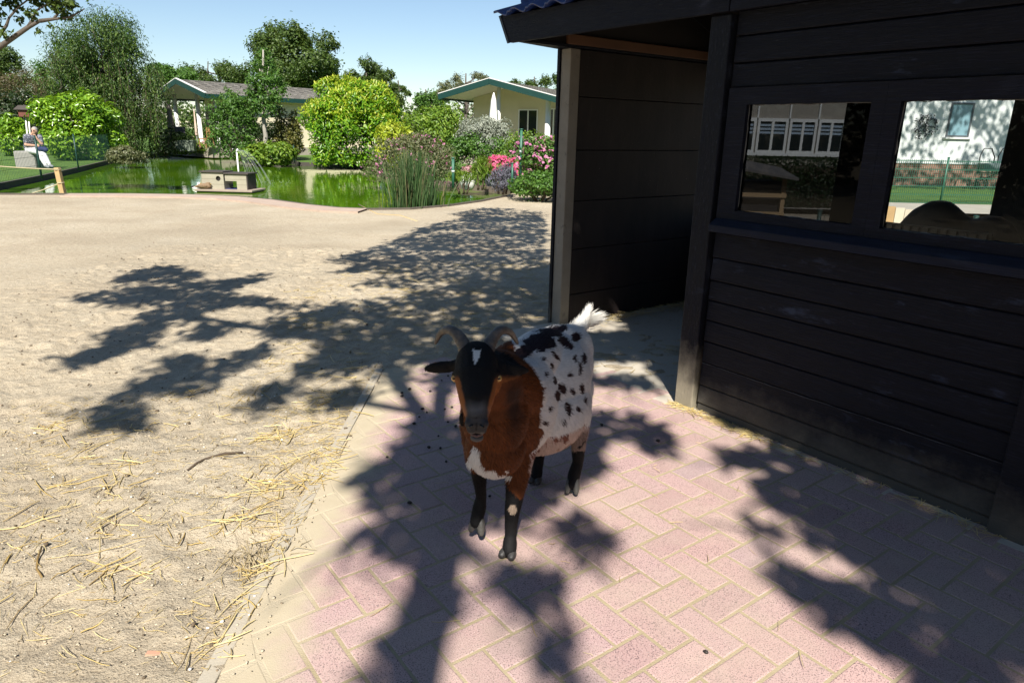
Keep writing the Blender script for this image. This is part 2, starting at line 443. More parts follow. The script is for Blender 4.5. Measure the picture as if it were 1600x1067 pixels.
jc = k.mix(k.ramp(k.noise(3, 5, .6, v), [(.4, 0), (.62, 1)]), (.335, .275, .17), (.40, .33, .215))
js = k.math('ADD', k.math('MULTIPLY', k.math('ADD', k.sep(v)[0], .78), -3.6), k.math('MULTIPLY', k.noise(4, 5, .6, v), 1.5))
k.p(Base__Color=k.mix(k.ramp(js, [(-.1, 0), (.55, 1)]), jc, k.mix(k.noise(14, 6), (.40, .335, .235), (.50, .43, .31))), Roughness=.97, Normal=k.bump(k.noise(180, 4, .6, v), .6, .005)); M['joint'] = k.m
pave_poly = [(-.80, .6), (-.815, 2.6), (-.83, 4.2), (-.3, 4.42), tuple(S(-1.0, -.06)[:2]), tuple(S(0, -.06)[:2]), tuple(S(0, .04)[:2]), tuple(S(1.75, .04)[:2]), tuple(S(4.2, .04)[:2]), (3.4, .6)]
def inside(poly, x, y):
    c_ = False; n = len(poly)
    for i in range(n):
        x0, y0 = poly[i]; x1, y1 = poly[i - 1]
        if (y0 > y) != (y1 > y) and x < (x1 - x0) * (y - y0) / (y1 - y0) + x0: c_ = not c_
    return c_
W_ = .1125; gap = .0050; mb = MB(); tilt = random.Random(3)
cut_planes = []
for i in range(-60, 60):
    for j in range(-60, 60):
        cl = (i - j) % 4
        if cl == 0: a0, a1, b0, b1 = i, i + 2, j, j + 1
        elif cl == 3: a0, a1, b0, b1 = i, i + 1, j, j + 2
        else: continue
        a0 = a0 * W_ + gap; a1 = a1 * W_ - gap; b0 = b0 * W_ + gap; b1 = b1 * W_ - gap
        ctr = S((a0 + a1) / 2, (b0 + b1) / 2)
        if not (-1.2 < ctr.x < 3.6 and .4 < ctr.y < 5.0): continue
        corners = [S(a0, b0), S(a1, b0), S(a1, b1), S(a0, b1)]
        if not inside(pave_poly, ctr.x, ctr.y) and not any(inside(pave_poly, q.x, q.y) for q in corners): continue
        z = .012 + tilt.uniform(-.0010, .0010); tx = tilt.uniform(-.005, .005); ty = tilt.uniform(-.005, .005)
        e = .0030 + tilt.uniform(0, .002); vs = []
        for (ins, dz) in ((0, -.035), (0, -.0018), (e, 0)):
            for (aa, bb) in ((a0 + ins, b0 + ins), (a1 - ins, b0 + ins), (a1 - ins, b1 - ins), (a0 + ins, b1 - ins)):
                p = S(aa, bb); p.z = z + dz + tx * (aa - (a0 + a1) / 2) + ty * (bb - (b0 + b1) / 2)
                p.x = max(p.x, -.82 + .004 * (p.y - 2.6) * -1); vs.append(p)
        mb.add(vs, [(0,1,5,4),(1,2,6,5),(2,3,7,6),(3,0,4,7),(4,5,9,8),(5,6,10,9),(6,7,11,10),(7,4,8,11),(8,9,10,11)])
pav = mb.build('pavement', M['paver']); pav['kind'] = 'structure'
poly_mesh('joint_bed', [(p[0], p[1]) for p in pave_poly], .0104, M['joint'], kind=None, parent=pav)
# pale concrete kerb along the sand
k = N('kerb'); v = k.coord()
k.p(Base__Color=k.mix(k.noise(5, 6, .6, v), (.34, .295, .225), (.44, .395, .32)), Roughness=.9, Normal=k.bump(k.noise(120, 5), .4, .004)); M['kerb'] = k.m
kb = MB(); kp = [(-.80, .6), (-.815, 2.6), (-.83, 4.2)]
for a, b in zip(kp[:-1], kp[1:]):
    kb.bar((a[0] - .03, a[1], -.02), (b[0] - .03, b[1], -.02), .052, .07)
tag(kb.build('kerb', M['kerb'], bevel=.004), kind='structure')

# ---------------------------------------------------------------- litter on the ground
def ground_h(x, y):
    ix = np.clip(((np.asarray(x) - xs[0]) / .026).astype(int), 0, n1 - 1); iy = np.clip(((np.asarray(y) - ys[0]) / .026).astype(int), 0, n0 - 1)
    z = Z[iy, ix]; on = (np.asarray(x) > -.86) & (np.asarray(y) < 4.25); return np.where(on, .014, z)
def straw(name, P, L0, L1, w0, w1, mat, bend=.25, lift=.005, flat=.05):
    n = len(P); a = rng.uniform(0, 2 * math.pi, n); L = rng.uniform(L0, L1, n) * rng.choice([.5, .8, 1, 1.4], n); ww = rng.uniform(w0, w1, n)
    V = []; F = []; S5 = 5
    d = np.stack([np.cos(a), np.sin(a), rng.normal(0, flat, n)], 1); s_ = np.stack([-np.sin(a), np.cos(a), np.zeros(n)], 1)
    bz = rng.uniform(-bend, bend, n)
    for j in range(S5):
        t = j / (S5 - 1) - .5
        c = P + d * (L * t)[:, None] + s_ * (L * bz * (.25 - t * t))[:, None]
        c[:, 2] = np.maximum(c[:, 2], ground_h(c[:, 0], c[:, 1]) + .001) + lift * rng.random(n)
        taper = 1 if 0 < j < S5 - 1 else .5
        V += [c - s_ * (ww * taper / 2)[:, None], c + s_ * (ww * taper / 2)[:, None], c + np.array([0, 0, 1]) * (ww * .55)[:, None]]
    V = np.stack(V, 1).reshape(-1, 3); base = np.arange(n)[:, None] * (S5 * 3)
    q = []
    for j in range(S5 - 1):
        for (u_, v_) in ((0, 2), (2, 1), (1, 0)): q.append([j*3 + u_, j*3 + v_, j*3 + 3 + v_, j*3 + 3 + u_])
    F = (base[:, :, None] + np.array(q)[None]).reshape(-1, 4)
    return tag(link(name, npmesh(name, V, F), mat), kind='stuff')
k = N('straw'); c = k.ramp(k.island(), [(0, (.42, .29, .09)), (.35, (.58, .44, .17)), (.7, (.66, .55, .29)), (1, (.36, .25, .11))])
k.p(Base__Color=c, Roughness=.45); M['straw'] = k.m
def pxpoly_ground(poly, n):
    gp = [xy(*p) for p in poly]; x0 = min(p[0] for p in gp); x1 = max(p[0] for p in gp); y0 = min(p[1] for p in gp); y1 = max(p[1] for p in gp)
    out = []
    while len(out) < n:
        x, y = random.uniform(x0, x1), random.uniform(y0, y1)
        if inside(gp, x, y): out.append((x, y, 0))
    P = np.array(out); P[:, 2] = ground_h(P[:, 0], P[:, 1]) + .003; return P
def clumped(P, k_, s_):
    c = P[rng.integers(0, len(P), max(1, len(P) // k_))]; Q = c[rng.integers(0, len(c), len(P))] + np.concatenate([rng.normal(0, s_, (len(P), 2)), np.zeros((len(P), 1))], 1)
    Q[:, 2] = ground_h(Q[:, 0], Q[:, 1]) + .003; return Q
edge_zone = [(430, 640), (600, 575), (560, 660), (520, 760), (455, 930), (390, 1060), (300, 1060), (380, 880), (400, 750)]
wide_zone = [(0, 640), (420, 600), (540, 700), (400, 1060), (0, 1060)]
back_zone = [(420, 480), (560, 420), (860, 400), (860, 560), (610, 580), (430, 600)]
Ps = np.concatenate([clumped(pxpoly_ground(edge_zone, 230), 6, .07), clumped(pxpoly_ground(wide_zone, 230), 5, .05), clumped(pxpoly_ground(back_zone, 420), 8, .14), pxpoly_ground(back_zone, 160)])
Ps = Ps[~((Ps[:, 0] > -.80) & (Ps[:, 1] < 4.15))]
straw('straw', Ps, .06, .17, .0025, .006, M['straw'])
P2 = np.concatenate([pxpoly_ground(edge_zone, 700), pxpoly_ground(wide_zone, 1150), clumped(pxpoly_ground(back_zone, 1700), 9, .12)])
P2 = P2[~((P2[:, 0] > -.82) & (P2[:, 1] < 4.2))]
straw('chaff', P2, .015, .07, .0012, .003, M['straw'], flat=.2)
# straw swept against the foot of the shed, and on the porch floor
Pw = np.array([S(u, random.gauss(-.02, .022), .016) for u in np.concatenate([rng.uniform(.0, .55, 240), rng.uniform(.5, 1.7, 150)])])
Pf = np.array([S(random.uniform(-1.6, -.05), abs(random.gauss(.3, .5)), .018) for i in range(120)] + [S(-1.58 + abs(random.gauss(0, .06)), random.uniform(.7, 2.1), .02 + random.random() * .03) for i in range(320)])
straw('straw', np.concatenate([Pw, Pf]), .04, .12, .0016, .0035, M['straw'])
Pp = pxpoly_ground([(520, 860), (620, 620), (1000, 640), (1560, 900), (1560, 1060), (500, 1060)], 70)
straw('straw', Pp, .03, .08, .0012, .0025, M['straw'])
# small clods, grit and shell chips
def pebbles(name, P, r0, r1, mat, flat=.6):
    n = len(P); ico = bmesh.new(); bmesh.ops.create_icosphere(ico, subdivisions=1, radius=1); iv = np.array([v.co[:] for v in ico.verts]); jf = np.array([[v.index for v in f.verts] for f in ico.faces]); ico.free()
    r = r0 + (r1 - r0) * rng.random(n) ** 2.5; sc3 = r[:, None] * np.stack([rng.uniform(.7, 1.3, n), rng.uniform(.7, 1.3, n), np.full(n, flat)], 1)
    V = P[:, None, :] + iv[None] * sc3[:, None, :] * rng.uniform(.75, 1.2, (n, len(iv), 1)); F = (np.arange(n)[:, None, None] * len(iv) + jf[None]).reshape(-1, 3)
    return tag(link(name, npmesh(name, V, F), mat), kind='stuff')
k = N('clod'); k.p(Base__Color=k.ramp(k.island(), [(0, (.22, .165, .11)), (.4, (.42, .35, .25)), (1, (.53, .45, .34))]), Roughness=.95); M['clod'] = k.m
M['shell'] = simple('shell', (.74, .71, .66), .6, .1)
allz = [(0, 420), (560, 420), (600, 575), (520, 760), (400, 1066), (0, 1066)]
pebbles('sand_clods', np.concatenate([pxpoly_ground(allz, 2200), pxpoly_ground(wide_zone, 2000)]), .0012, .0062, M['clod'])
M['crumb'] = simple('dark_crumb', (.115, .085, .055), .95, .4, 30)
pebbles('dark_crumbs', np.concatenate([pxpoly_ground(allz, 700), pxpoly_ground([(0, 330), (540, 330), (640, 350), (560, 430), (0, 430)], 900)]), .002, .0105, M['crumb'])
pebbles('shell_chips', pxpoly_ground(wide_zone, 150), .002, .009, M['shell'], .35)
# countable bits
M['dung'] = simple('dung', (.022, .017, .013), .6, .3)
dm = MB().ell((0, 0, .005), (.0085, .0065, .0055), nu=10, nv=6).mesh('dung_pellet')
spots = [(672, 612), (695, 640), (737, 593), (660, 640), (700, 588), (640, 609), (628, 615), (628, 620), (690, 595), (667, 645), (685, 682), (670, 700), (688, 701), (605, 715), (697, 722), (647, 663), (706, 637), (1028, 690), (940, 665), (765, 776), (1103, 1020), (640, 787), (712, 667), (700, 660), (655, 652)]
for i, (px, py) in enumerate(spots):
    p = G(px, py, .014); o = link('dung_pellet', dm if i else dm, M['dung'] if not dm.materials else None, None, True, loc=p); o.rotation_euler = (0, 0, random.uniform(0, 3)); s_ = random.uniform(.8, 1.35); o.scale = (s_, s_, s_)
    tag(o, 'small black dung pellet lying on the pink paving near the goat', 'dropping', 'black droppings scattered on the paving')
p = G(240, 1022, .004); o = MB().box(-.022, .022, -.011, .012, -.012, .006).build('brick_chip', simple('brick_chip', (.50, .27, .18), .9, .2), bevel=.004)
o.location = p; o.rotation_euler = (0, .1, .1); tag(o, 'pinkish broken brick chip half sunk in sand in the near left corner', 'brick chip')
def stick(name, px, label, r=.006, cat='stick', mat=None):
    mb = MB(); pts = [G(x, y, 0) for x, y in px]
    for q in pts: q.z = float(ground_h(np.array([q.x]), np.array([q.y]))[0]) + .008
    mb.tube(pts, [r * random.uniform(.7, 1.1) for q in pts], 7); return tag(mb.build(name, mat or M['twig'], None, True), label, cat)
stick('twig', [(293, 738), (308, 730), (318, 723), (330, 720), (352, 714), (380, 712)], 'dark broken twig on sunlit sand below the tree shadow')
stick('curled_leaf', [(66, 905), (58, 892), (60, 880), (67, 862)], 'brown dry curled leaf stalk standing up from the sand at left', .0045, 'dry leaf', simple('dry_leaf', (.20, .13, .045), .7, .3))
stick('dead_reed_stem', [(560, 318), (590, 333), (625, 335), (652, 344)], 'long dry reed stem lying on sand at the pond edge', .012, 'reed stem', simple('dry_reed', (.45, .33, .15), .6, .2))
# a tuft of dry grass in the scraped hollow
t = thing('dry_grass_tuft', (-.93, 2.18, -.03), 'grey dry grass tuft in a scraped hollow beside the kerb', 'grass tuft')
V = []; 
mb = MB()
for i in range(70):
    b = Vector((random.gauss(-.93, .07), random.gauss(2.17, .035), -.05)); a = random.uniform(0, 6.3); l = random.uniform(.05, .16)
    mb.tube([b, b + Vector((math.cos(a) * l * .5, math.sin(a) * l * .4, l * .55)), b + Vector((math.cos(a) * l, math.sin(a) * l * .8, l * random.uniform(-.1, .5)))], [.0022, .0018, .0008], 4)
mb.build('blades', simple('dry_grass', (.30, .24, .14), .8, .4), t, world=True)

# ================================================================== THE SHED
def blackwood(name, dust_z=None, dust=(.22, .20, .16), base=(.0030, .0035, .0068), worn=.5, sc3=(1.1, 8, 14), streak=True):
    k = N(name); v = k.coord('Object', sc3); o = k.coord()
    g = k.noise(7, 7, .65, v)
    g2 = k.noise(16, 6, .75, k.coord('Object', (sc3[0] * .5, sc3[1] * 1.6, sc3[2] * 1.6)))
    c = k.mix(k.ramp(g, [(.35, 0), (.7, 1)]), base, tuple(x * 2.4 for x in base))
    c = k.mix(k.ramp(g2, [(.54, 0), (.68, .9)]), c, (.024, .029, .050))
    wear = k.ramp(k.noise(3.1, 6, .7, k.coord('Object', (1.2, 4, 4))), [(.60, 0), (.72, worn)])
    c = k.mix(wear, c, (.034, .046, .080))
    c = k.mix(k.ramp(k.noise(34, 3, .7, k.coord('Object', (.6, 4, 3))), [(.70, 0), (.76, .6)]), c, (.075, .078, .085))
    if dust_z:
        z = k.sep(o)[2]
        f = k.math('SUBTRACT', 1.0, k.math('DIVIDE', z, dust_z)); f = k.math('ADD', f, k.math('MULTIPLY', k.math('SUBTRACT', k.noise(9, 6, .7), .5), .9))
        c = k.mix(k.ramp(f, [(.25, 0), (.8, .95)]), c, dust)
    k.p(Base__Color=c, Roughness=k.ramp(g, [(.3, .45), (.7, .75)]), Normal=k.bump(k.math('ADD', k.noise(9, 8, .7, v), g2), .6, .006)); k.bsdf.inputs['Specular IOR Level'].default_value = .22
    return k.m
M['black'] = blackwood('black_boards', .32, (.095, .088, .075), worn=1.0)
M['black_post'] = blackwood('black_post', .55, (.27, .24, .18), sc3=(10, 10, 1.2))
M['black_frame'] = blackwood('black_frame', None, base=(.0030, .0036, .008), worn=.25)
M['sill'] = blackwood('sill_skylit', None, base=(.0045, .0065, .015), worn=.4)  # bluer base than the frame: sky light on the sill put into the colour
M['grey_board'] = simple('grey_board', (.035, .042, .055), .6, .3, 6, .3)
M['dark_inside'] = simple('dark_inside', (.018, .014, .012), .8, .4, 4, .3)
k = N('brown_panels'); v = k.coord('Object', (1, 1, .35))
c = k.mix(k.ramp(k.noise(5, 6, .65, v), [(.4, 0), (.75, 1)]), (.012, .0078, .0075), (.026, .0165, .0155))
c = k.mix(k.ramp(k.noise(26, 4, .6, k.coord('Object', (1, 1, .06))), [(.62, 0), (.8, .35)]), c, (.075, .06, .06))
c = k.mix(k.ramp(k.noise(60, 3, .6), [(.70, 0), (.76, .5)]), c, (.25, .2, .18))
k.p(Base__Color=c, Roughness=.75, Normal=k.bump(k.noise(30, 6), .3, .006)); M['panel'] = k.m
k = N('post_concrete'); v = k.coord()
c = k.mix(k.noise(6, 6, .65, v), (.20, .18, .15), (.34, .315, .27)); c = k.mix(k.ramp(k.noise(14, 5, .7, v), [(.6, 0), (.7, .6)]), c, (.10, .095, .09))
k.p(Base__Color=c, Roughness=.9, Normal=k.bump(k.noise(90, 5), .5, .006)); M['concrete_post'] = k.m
k = N('slab'); v = k.coord()
c = k.mix(k.noise(2.5, 6, .65, v), (.40, .355, .29), (.52, .47, .395)); c = k.mix(k.ramp(k.noise(20, 6, .7, v), [(.6, 0), (.72, .7)]), c, (.13, .105, .075))
k.p(Base__Color=c, Roughness=.92, Normal=k.bump(k.noise(70, 5), .4, .006)); M['slab'] = k.m
M['beam'] = simple('beam_wood', (.14, .065, .03), .7, .3, 5, .3)
k = N('roof_tile'); k.p(Base__Color=k.mix(k.noise(4, 4), (.008, .022, .12), (.018, .045, .20)), Roughness=.32); k.bsdf.inputs['Specular IOR Level'].default_value = .6; M['tile'] = k.m  # blue-black glaze, made bluer to hold the sky's reflection in the colour
def pane_mat(name, tint, dirt):
    k = N(name); k.n.remove(k.bsdf)
    tr = k.node('ShaderNodeBsdfTransparent'); gl = k.node('ShaderNodeBsdfGlossy', Roughness=.02); df = k.node('ShaderNodeBsdfDiffuse')
    k.set(tr.inputs[0], tint); k.set(gl.inputs[0], (1, 1, 1)); k.set(df.inputs[0], (.20, .20, .19))
    fr = k.node('ShaderNodeFresnel', IOR=1.2)
    m1 = k.node('ShaderNodeMixShader'); k.set(m1.inputs[0], k.math('MULTIPLY', fr.outputs[0], 1.0)); k.l.new(tr.outputs[0], m1.inputs[1]); k.l.new(gl.outputs[0], m1.inputs[2])
    m2 = k.node('ShaderNodeMixShader'); k.set(m2.inputs[0], k.math('MULTIPLY', k.ramp(k.noise(5, 6, .7), [(.35, .1), (.8, 1)]), dirt)); k.l.new(m1.outputs[0], m2.inputs[1]); k.l.new(df.outputs[0], m2.inputs[2])
    k.l.new(m2.outputs[0], k.out.inputs[0]); return k.m
M['pane_dimmed'] = pane_mat('dimmed_pane', (.27, .28, .30), .010)  # greyish glass; the tint also stands in for shade on the building beyond
M['pane_clear'] = pane_mat('clear_pane', (.86, .88, .88), .006)

shed = thing('shed', SO, 'black timber shed with a tiled roof, open porch and two windows beside the paving', 'shed', rz=SRZ)
def post(u0, u1, v0, v1, z1, mat, label=None):
    return MB().box(u0, u1, v0, v1, -.05, z1).build('post', mat, shed, bevel=.006)
post(0, .124, .0, .12, 2.072, M['black_post'])['label'] = 'black corner post with its foot worn grey'
post(1.622, 1.752, -.004, .12, 2.20, M['black'])
post(3.40, 3.52, 0, .12, 2.2, M['black'])
# cladding: overlapping boards
def boards(u0, u1, zs, mat, name='cladding'):
    mb = MB(); g = random.Random(len(zs))
    for z0, z1 in zip(zs[:-1], zs[1:]):
        f0 = .026 + g.uniform(-.002, .002); f1 = .0345
        z1b = z1 - .004
        P = [(f0 + .004, z0), (f0, z0 + .006), (f0 + .002, z0 + (z1 - z0) * .5), (f1 - .002, z1b - .006), (f1 + .006, z1b), (.06, z1b), (.06, z0)]
        n = len(P); vs = [(u, p[0] + g.uniform(0, .0008), p[1]) for u in (u0, u1) for p in P]
        mb.add(vs, [(i, (i+1) % n, n + (i+1) % n, n + i) for i in range(n)] + [tuple(range(n)), tuple(range(2*n - 1, n - 1, -1))])
    return mb.build(name, mat, shed)
zl = [-.04, .057, .167, .302, .425, .545, .657, .767, .89, 1.026]; zu = [1.736, 1.851, 1.974, 2.09, 2.24]
boards(.142, 1.620, zl, M['black']); boards(.142, 1.620, zu, M['black']); boards(1.754, 3.398, [-.04 + .121 * i for i in range(20)], M['black'])
for (u0_, u1_, z0_, z1_) in ((.143, 1.619, 0, 1.02), (.143, 1.619, 1.74, 2.24), (1.755, 3.397, 0, 2.24)):
    MB().box(u0_, u1_, .0635, .072, z0_, z1_).build('backing_panel', M['dark_inside'], shed)
MB().box(.126, .141, .05, .10, 0, 2.2).build('gap_fill', M['dark_inside'], shed)  # dark fill standing in for the shaded gap between post and boards
MB().box(.142, 3.4, .0605, .085, 2.241, 2.42).build('wall_plate', M['dark_inside'], shed)
ed = MB(); pts = [(.15 + i * .049, .0155 + random.uniform(-.0006, .0006), .3005 + random.uniform(-.001, .001)) for i in range(31)]
ed.tube(pts, [random.uniform(.0006, .0019) for _ in pts], 5); ed.build('worn_edge', simple('bare_edge', (.075, .078, .085), .8, .5, 20), shed)
# windows
def window(u0, u1, a, b, pane, ragged):
    z0, z1, za, zb = 1.098, 1.733, 1.142, 1.654
    mb = MB(); f, d = .012, .062
    mb.box(u0, u1, f, d, zb, z1); mb.box(u0, u1, f, d, z0, za); mb.box(u0, a, f + .0006, d, za, zb); mb.box(b, u1, f + .0006, d, za, zb)
    wd = mb.build('window', M['black_frame'], shed)
    lip = MB(); g = random.Random(ragged)
    MB().box(a - .005, b + .005, .040, .044, za - .005, zb + .005).build('pane', pane, wd)
    # old uneven sealant round the pane
    pts = []
    for (p, q) in (((a, za), (b, za)), ((b, za), (b, zb)), ((b, zb), (a, zb)), ((a, zb), (a, za))):
        for i in range(14):
            t = i / 14; pts.append((p[0] + (q[0] - p[0]) * t + g.uniform(-.004, .004), .0385, p[1] + (q[1] - p[1]) * t + g.uniform(-.005, .004)))
    pts.append(pts[0]); lip.tube(pts, [g.uniform(.0012, .0042) for _ in pts], 5); lip.build('sealant', M['sealant'], wd, True)
    return wd
M['sealant'] = simple('sealant', (.12, .12, .115), .5, .5, 30)
window(.147, .9255, .256, .866, M['pane_dimmed'], 1)['label'] = 'left window with a greyish pane, its tint standing in for shade beyond'
window(.9265, 1.6185, .988, 1.598, M['pane_clear'], 2)['label'] = 'right window with a clear pane'
mb = MB(); P = [(.03, 1.097), (.008, 1.097), (-.042, 1.066), (-.042, 1.030), (.03, 1.030)]
mb.add([(u, p[0], p[1]) for u in (.146, 1.6195) for p in P], [(i, (i+1) % 5, 5 + (i+1) % 5, 5 + i) for i in range(5)] + [(4,3,2,1,0), (5,6,7,8,9)])
mb.build('window_sill', M['sill'], shed, bevel=.004)
# fascia in two lengths with a cracked joint, return board and roof
mb = MB(); mb.add([(-1.655, y, 2.084) for y in (-.034, -.004)] + [(.1275, y, 2.078) for y in (-.034, -.004)] + [(.1275, y, 2.250) for y in (-.034, -.004)] + [(-1.758, y, 2.258) for y in (-.034, -.004)], [(0, 2, 4, 6), (7, 5, 3, 1), (0, 1, 3, 2), (2, 3, 5, 4), (4, 5, 7, 6), (6, 7, 1, 0)]); mb.build('fascia', M['black_frame'], shed, bevel=.003)
MB().box(.1325, 3.6, -.033, -.0045, 2.076, 2.246).build('fascia', M['black_frame'], shed, bevel=.004)
mb = MB(); prof = [(-.038, 2.080, 2.262), (.52, 2.31, 2.50), (1.3, 2.63, 2.82), (2.72, 2.08, 2.255)]; vs = []
for (v_, zb_, zt_) in prof: vs += [(-1.6575, v_, zb_), (-1.765, v_, zt_), (-1.787, v_, zt_), (-1.680, v_, zb_)]
mb.add(vs, [tuple(4 * i + q for q in f_) if False else (4*i + f_[0], 4*i + f_[1], 4*i + 4 + f_[1], 4*i + 4 + f_[0]) for i in range(3) for f_ in ((0, 1), (1, 2), (2, 3), (3, 0))] + [(0, 1, 2, 3), (15, 14, 13, 12)])
mb.build('bargeboard', M['grey_board'], shed)
MB().prism([(-1.664, -.030), (-1.640, -.030), (-1.640, 2.5), (-1.795, 2.5), (-1.795, .50)], 2.098, 2.118).build('side_soffit', M['black_frame'], shed)
def roof_sheet(name, v0, z0, v1, z1, u0, u1, mat):
    nu = int((u1 - u0) / .0125); steps = 6; vs = []; fs = []; rows = []
    L = math.hypot(v1 - v0, z1 - z0); nv, nz = -(z1 - z0) / L, (v1 - v0) / L
    if nz < 0: nv, nz = -nv, -nz
    for s_ in range(steps):
        for t in (0, .985):
            f = (s_ + t) / steps; lift = .028 if t == 0 else .004
            rows.append((v0 + (v1 - v0) * f, z0 + (z1 - z0) * f, lift))
    for th in (0, -.012):
        for (vv, zz, lift) in rows:
            for i in range(nu + 1):
                u = u0 + (u1 - u0) * i / nu; ph = (u % .2) / .2
                h = .017 * math.sin(2 * math.pi * ph) + (.012 if ph > .86 else 0) + lift + th
                vs.append((u, vv + nv * h, zz + nz * h))
    m1 = nu + 1; k_ = len(rows)
    for b in (0, k_ * m1):
        for r_ in range(k_ - 1):
            for i in range(nu): q = (b + r_*m1 + i, b + r_*m1 + i + 1, b + (r_+1)*m1 + i + 1, b + (r_+1)*m1 + i); fs.append(q if b == 0 else q[::-1])
    for i in range(nu): fs.append((i, k_*m1 + i, k_*m1 + i + 1, i + 1))
    mb = MB(); mb.add(vs, fs); return mb.build(name, mat, shed, True)
rf = roof_sheet('roof', -.075, 2.246, 1.3, 2.83, -1.775, 3.6, M['tile'])
roof_sheet('roof', 2.75, 2.25, 1.3, 2.83, -1.79, 3.6, M['tile'])
mb = MB(); mb.add([(u, p[0], p[1]) for u in (-1.72, 3.58) for p in ((.0, 2.255), (1.3, 2.785), (2.66, 2.245), (2.66, 2.225), (1.3, 2.765), (.0, 2.235))], [(i, (i+1) % 6, 6 + (i+1) % 6, 6 + i) for i in range(6)])
mb.build('ceiling', M['dark_inside'], shed)
# side wall of the porch: concrete end post, painted panels, beam
MB().box(-1.757, -1.650, .512, .606, -.05, 2.096).build('end_post', M['concrete_post'], shed, bevel=.007)
MB().box(-1.790, -1.7585, .50, 2.5, -.05, 2.097).build('outer_cladding', M['black'], shed, bevel=.003)
zs = [-.05, .255, .622, 1.0, 1.384, 1.768, 2.096]
for a, b in zip(zs[:-1], zs[1:]):
    MB().box(-1.735, -1.652 + random.uniform(-.003, .003), .607, 2.28, a + .002, b - .003).build('wall_panel', M['panel'], shed, bevel=.004)
MB().box(-1.756, -1.628, .47, 2.5, 2.119, 2.185).build('beam', M['beam'], shed, bevel=.004)
mb = MB(); P = [(-.002, 2.1185), (2.5, 2.1185), (2.5, 2.29), (1.3, 2.762), (-.002, 2.232)]
mb.add([(u, p[0], p[1]) for u in (-1.735, -1.66) for p in P], [(i, (i+1) % 5, 5 + (i+1) % 5, 5 + i) for i in range(5)] + [(0,1,2,3,4), (9,8,7,6,5)]); mb.build('gable_board', M['dark_inside'], shed)
# back wall with two openings, far end wall
mb = MB(); v0, v1 = 2.29, 2.34
for (a, b, c_, d) in ((-1.74, -1.62, 0, 2.4), (-1.62, -.50, 0, .80), (-1.62, -.50, 1.95, 2.4), (-.50, -.235, 0, 2.4), (-.235, .60, 0, .84), (-.235, .60, 1.95, 2.4), (.60, 3.5, 0, 2.4)): mb.box(a, b, v0, v1, c_, d)
mb.build('back_wall', M['dark_inside'], shed)
MB().box(3.53, 3.56, .0, 2.4, 0, 2.3).build('end_wall', M['dark_inside'], shed)
fl = MB().box(-1.755, 3.5, -.055, 2.36, -.06, .0115).build('floor_slab', M['slab'], shed, bevel=.004)
# things kept inside, seen through the right window
t = thing('feed_mound', S(.50, 1.78, .0), 'dark rounded mound inside the shed behind the right window', 'mound', rz=SRZ)
mb = MB().ell((0, 0, .0), (.42, .3, 1.16), nu=24, nv=16).ell((-.24, .02, .3), (.22, .26, .66)).ell((.3, 0, .2), (.3, .28, .9))
bm_ = remeshed(mb, 'cover', .03, 6); 
for vv in bm_.vertices: vv.co.z = max(vv.co.z, 0); vv.co += Vector((noise.noise(vv.co * 6), noise.noise(vv.co * 6 + Vector((3, 1, 2))), 0)) * .012
link('cover', bm_, simple('dark_cover', (.012, .012, .013), .7, .4), t, True)
t = thing('slatted_crib', S(.62, 1.30, 0), 'dim slatted crib standing inside the shed under the right window', 'crib', rz=SRZ)
mb = MB()
for i in range(13): mb.box(-.30 + i * .05, -.268 + i * .05, -.01, .01, .0, 1.02 + random.uniform(-.004, .004))
mb.build('slats', simple('crib_wood', (.16, .13, .10), .8, .3), t)
M['crib_rail'] = simple('crib_rail', (.12, .10, .08), .8, .3)
for z_ in (.2, .98): MB().box(-.32, .35, .011, .03, z_, z_ + .05).build('rail', M['crib_rail'], t)

# ================================================================== HOUSES ACROSS THE POND
M['cream'] = simple('cream_wall', (.66, .58, .42), .8, .08, 3)
M['white'] = simple('white_paint', (.74, .73, .70), .6, .06, 4)
M['soffit'] = simple('soffit_boards', (.60, .57, .50), .7, .06, 4)
M['green_paint'] = simple('green_fascia', (.006, .040, .032), .5, .2, 4)
M['glass_dark'] = N('window_glass').p(Base__Color=(.02, .025, .025), Roughness=.04).m
k = N('shingles'); v = k.coord()
br = k.node('ShaderNodeTexBrick', Scale=1.0); k.l.new(v, br.inputs['Vector']); br.offset = .5
br.inputs['Brick Width'].default_value = .34; br.inputs['Row Height'].default_value = .28; br.inputs['Mortar Size'].default_value = .02
br.inputs['Color1'].default_value = (.16, .145, .125, 1); br.inputs['Color2'].default_value = (.26, .24, .21, 1); br.inputs['Mortar'].default_value = (.05, .045, .04, 1)
k.p(Base__Color=k.mix(k.math('MULTIPLY', k.noise(2, 5), .5), br.outputs['Color'], (.12, .115, .10)), Roughness=.9, Normal=k.bump(br.outputs['Fac'], -.6, .03)); M['shingles'] = k.m
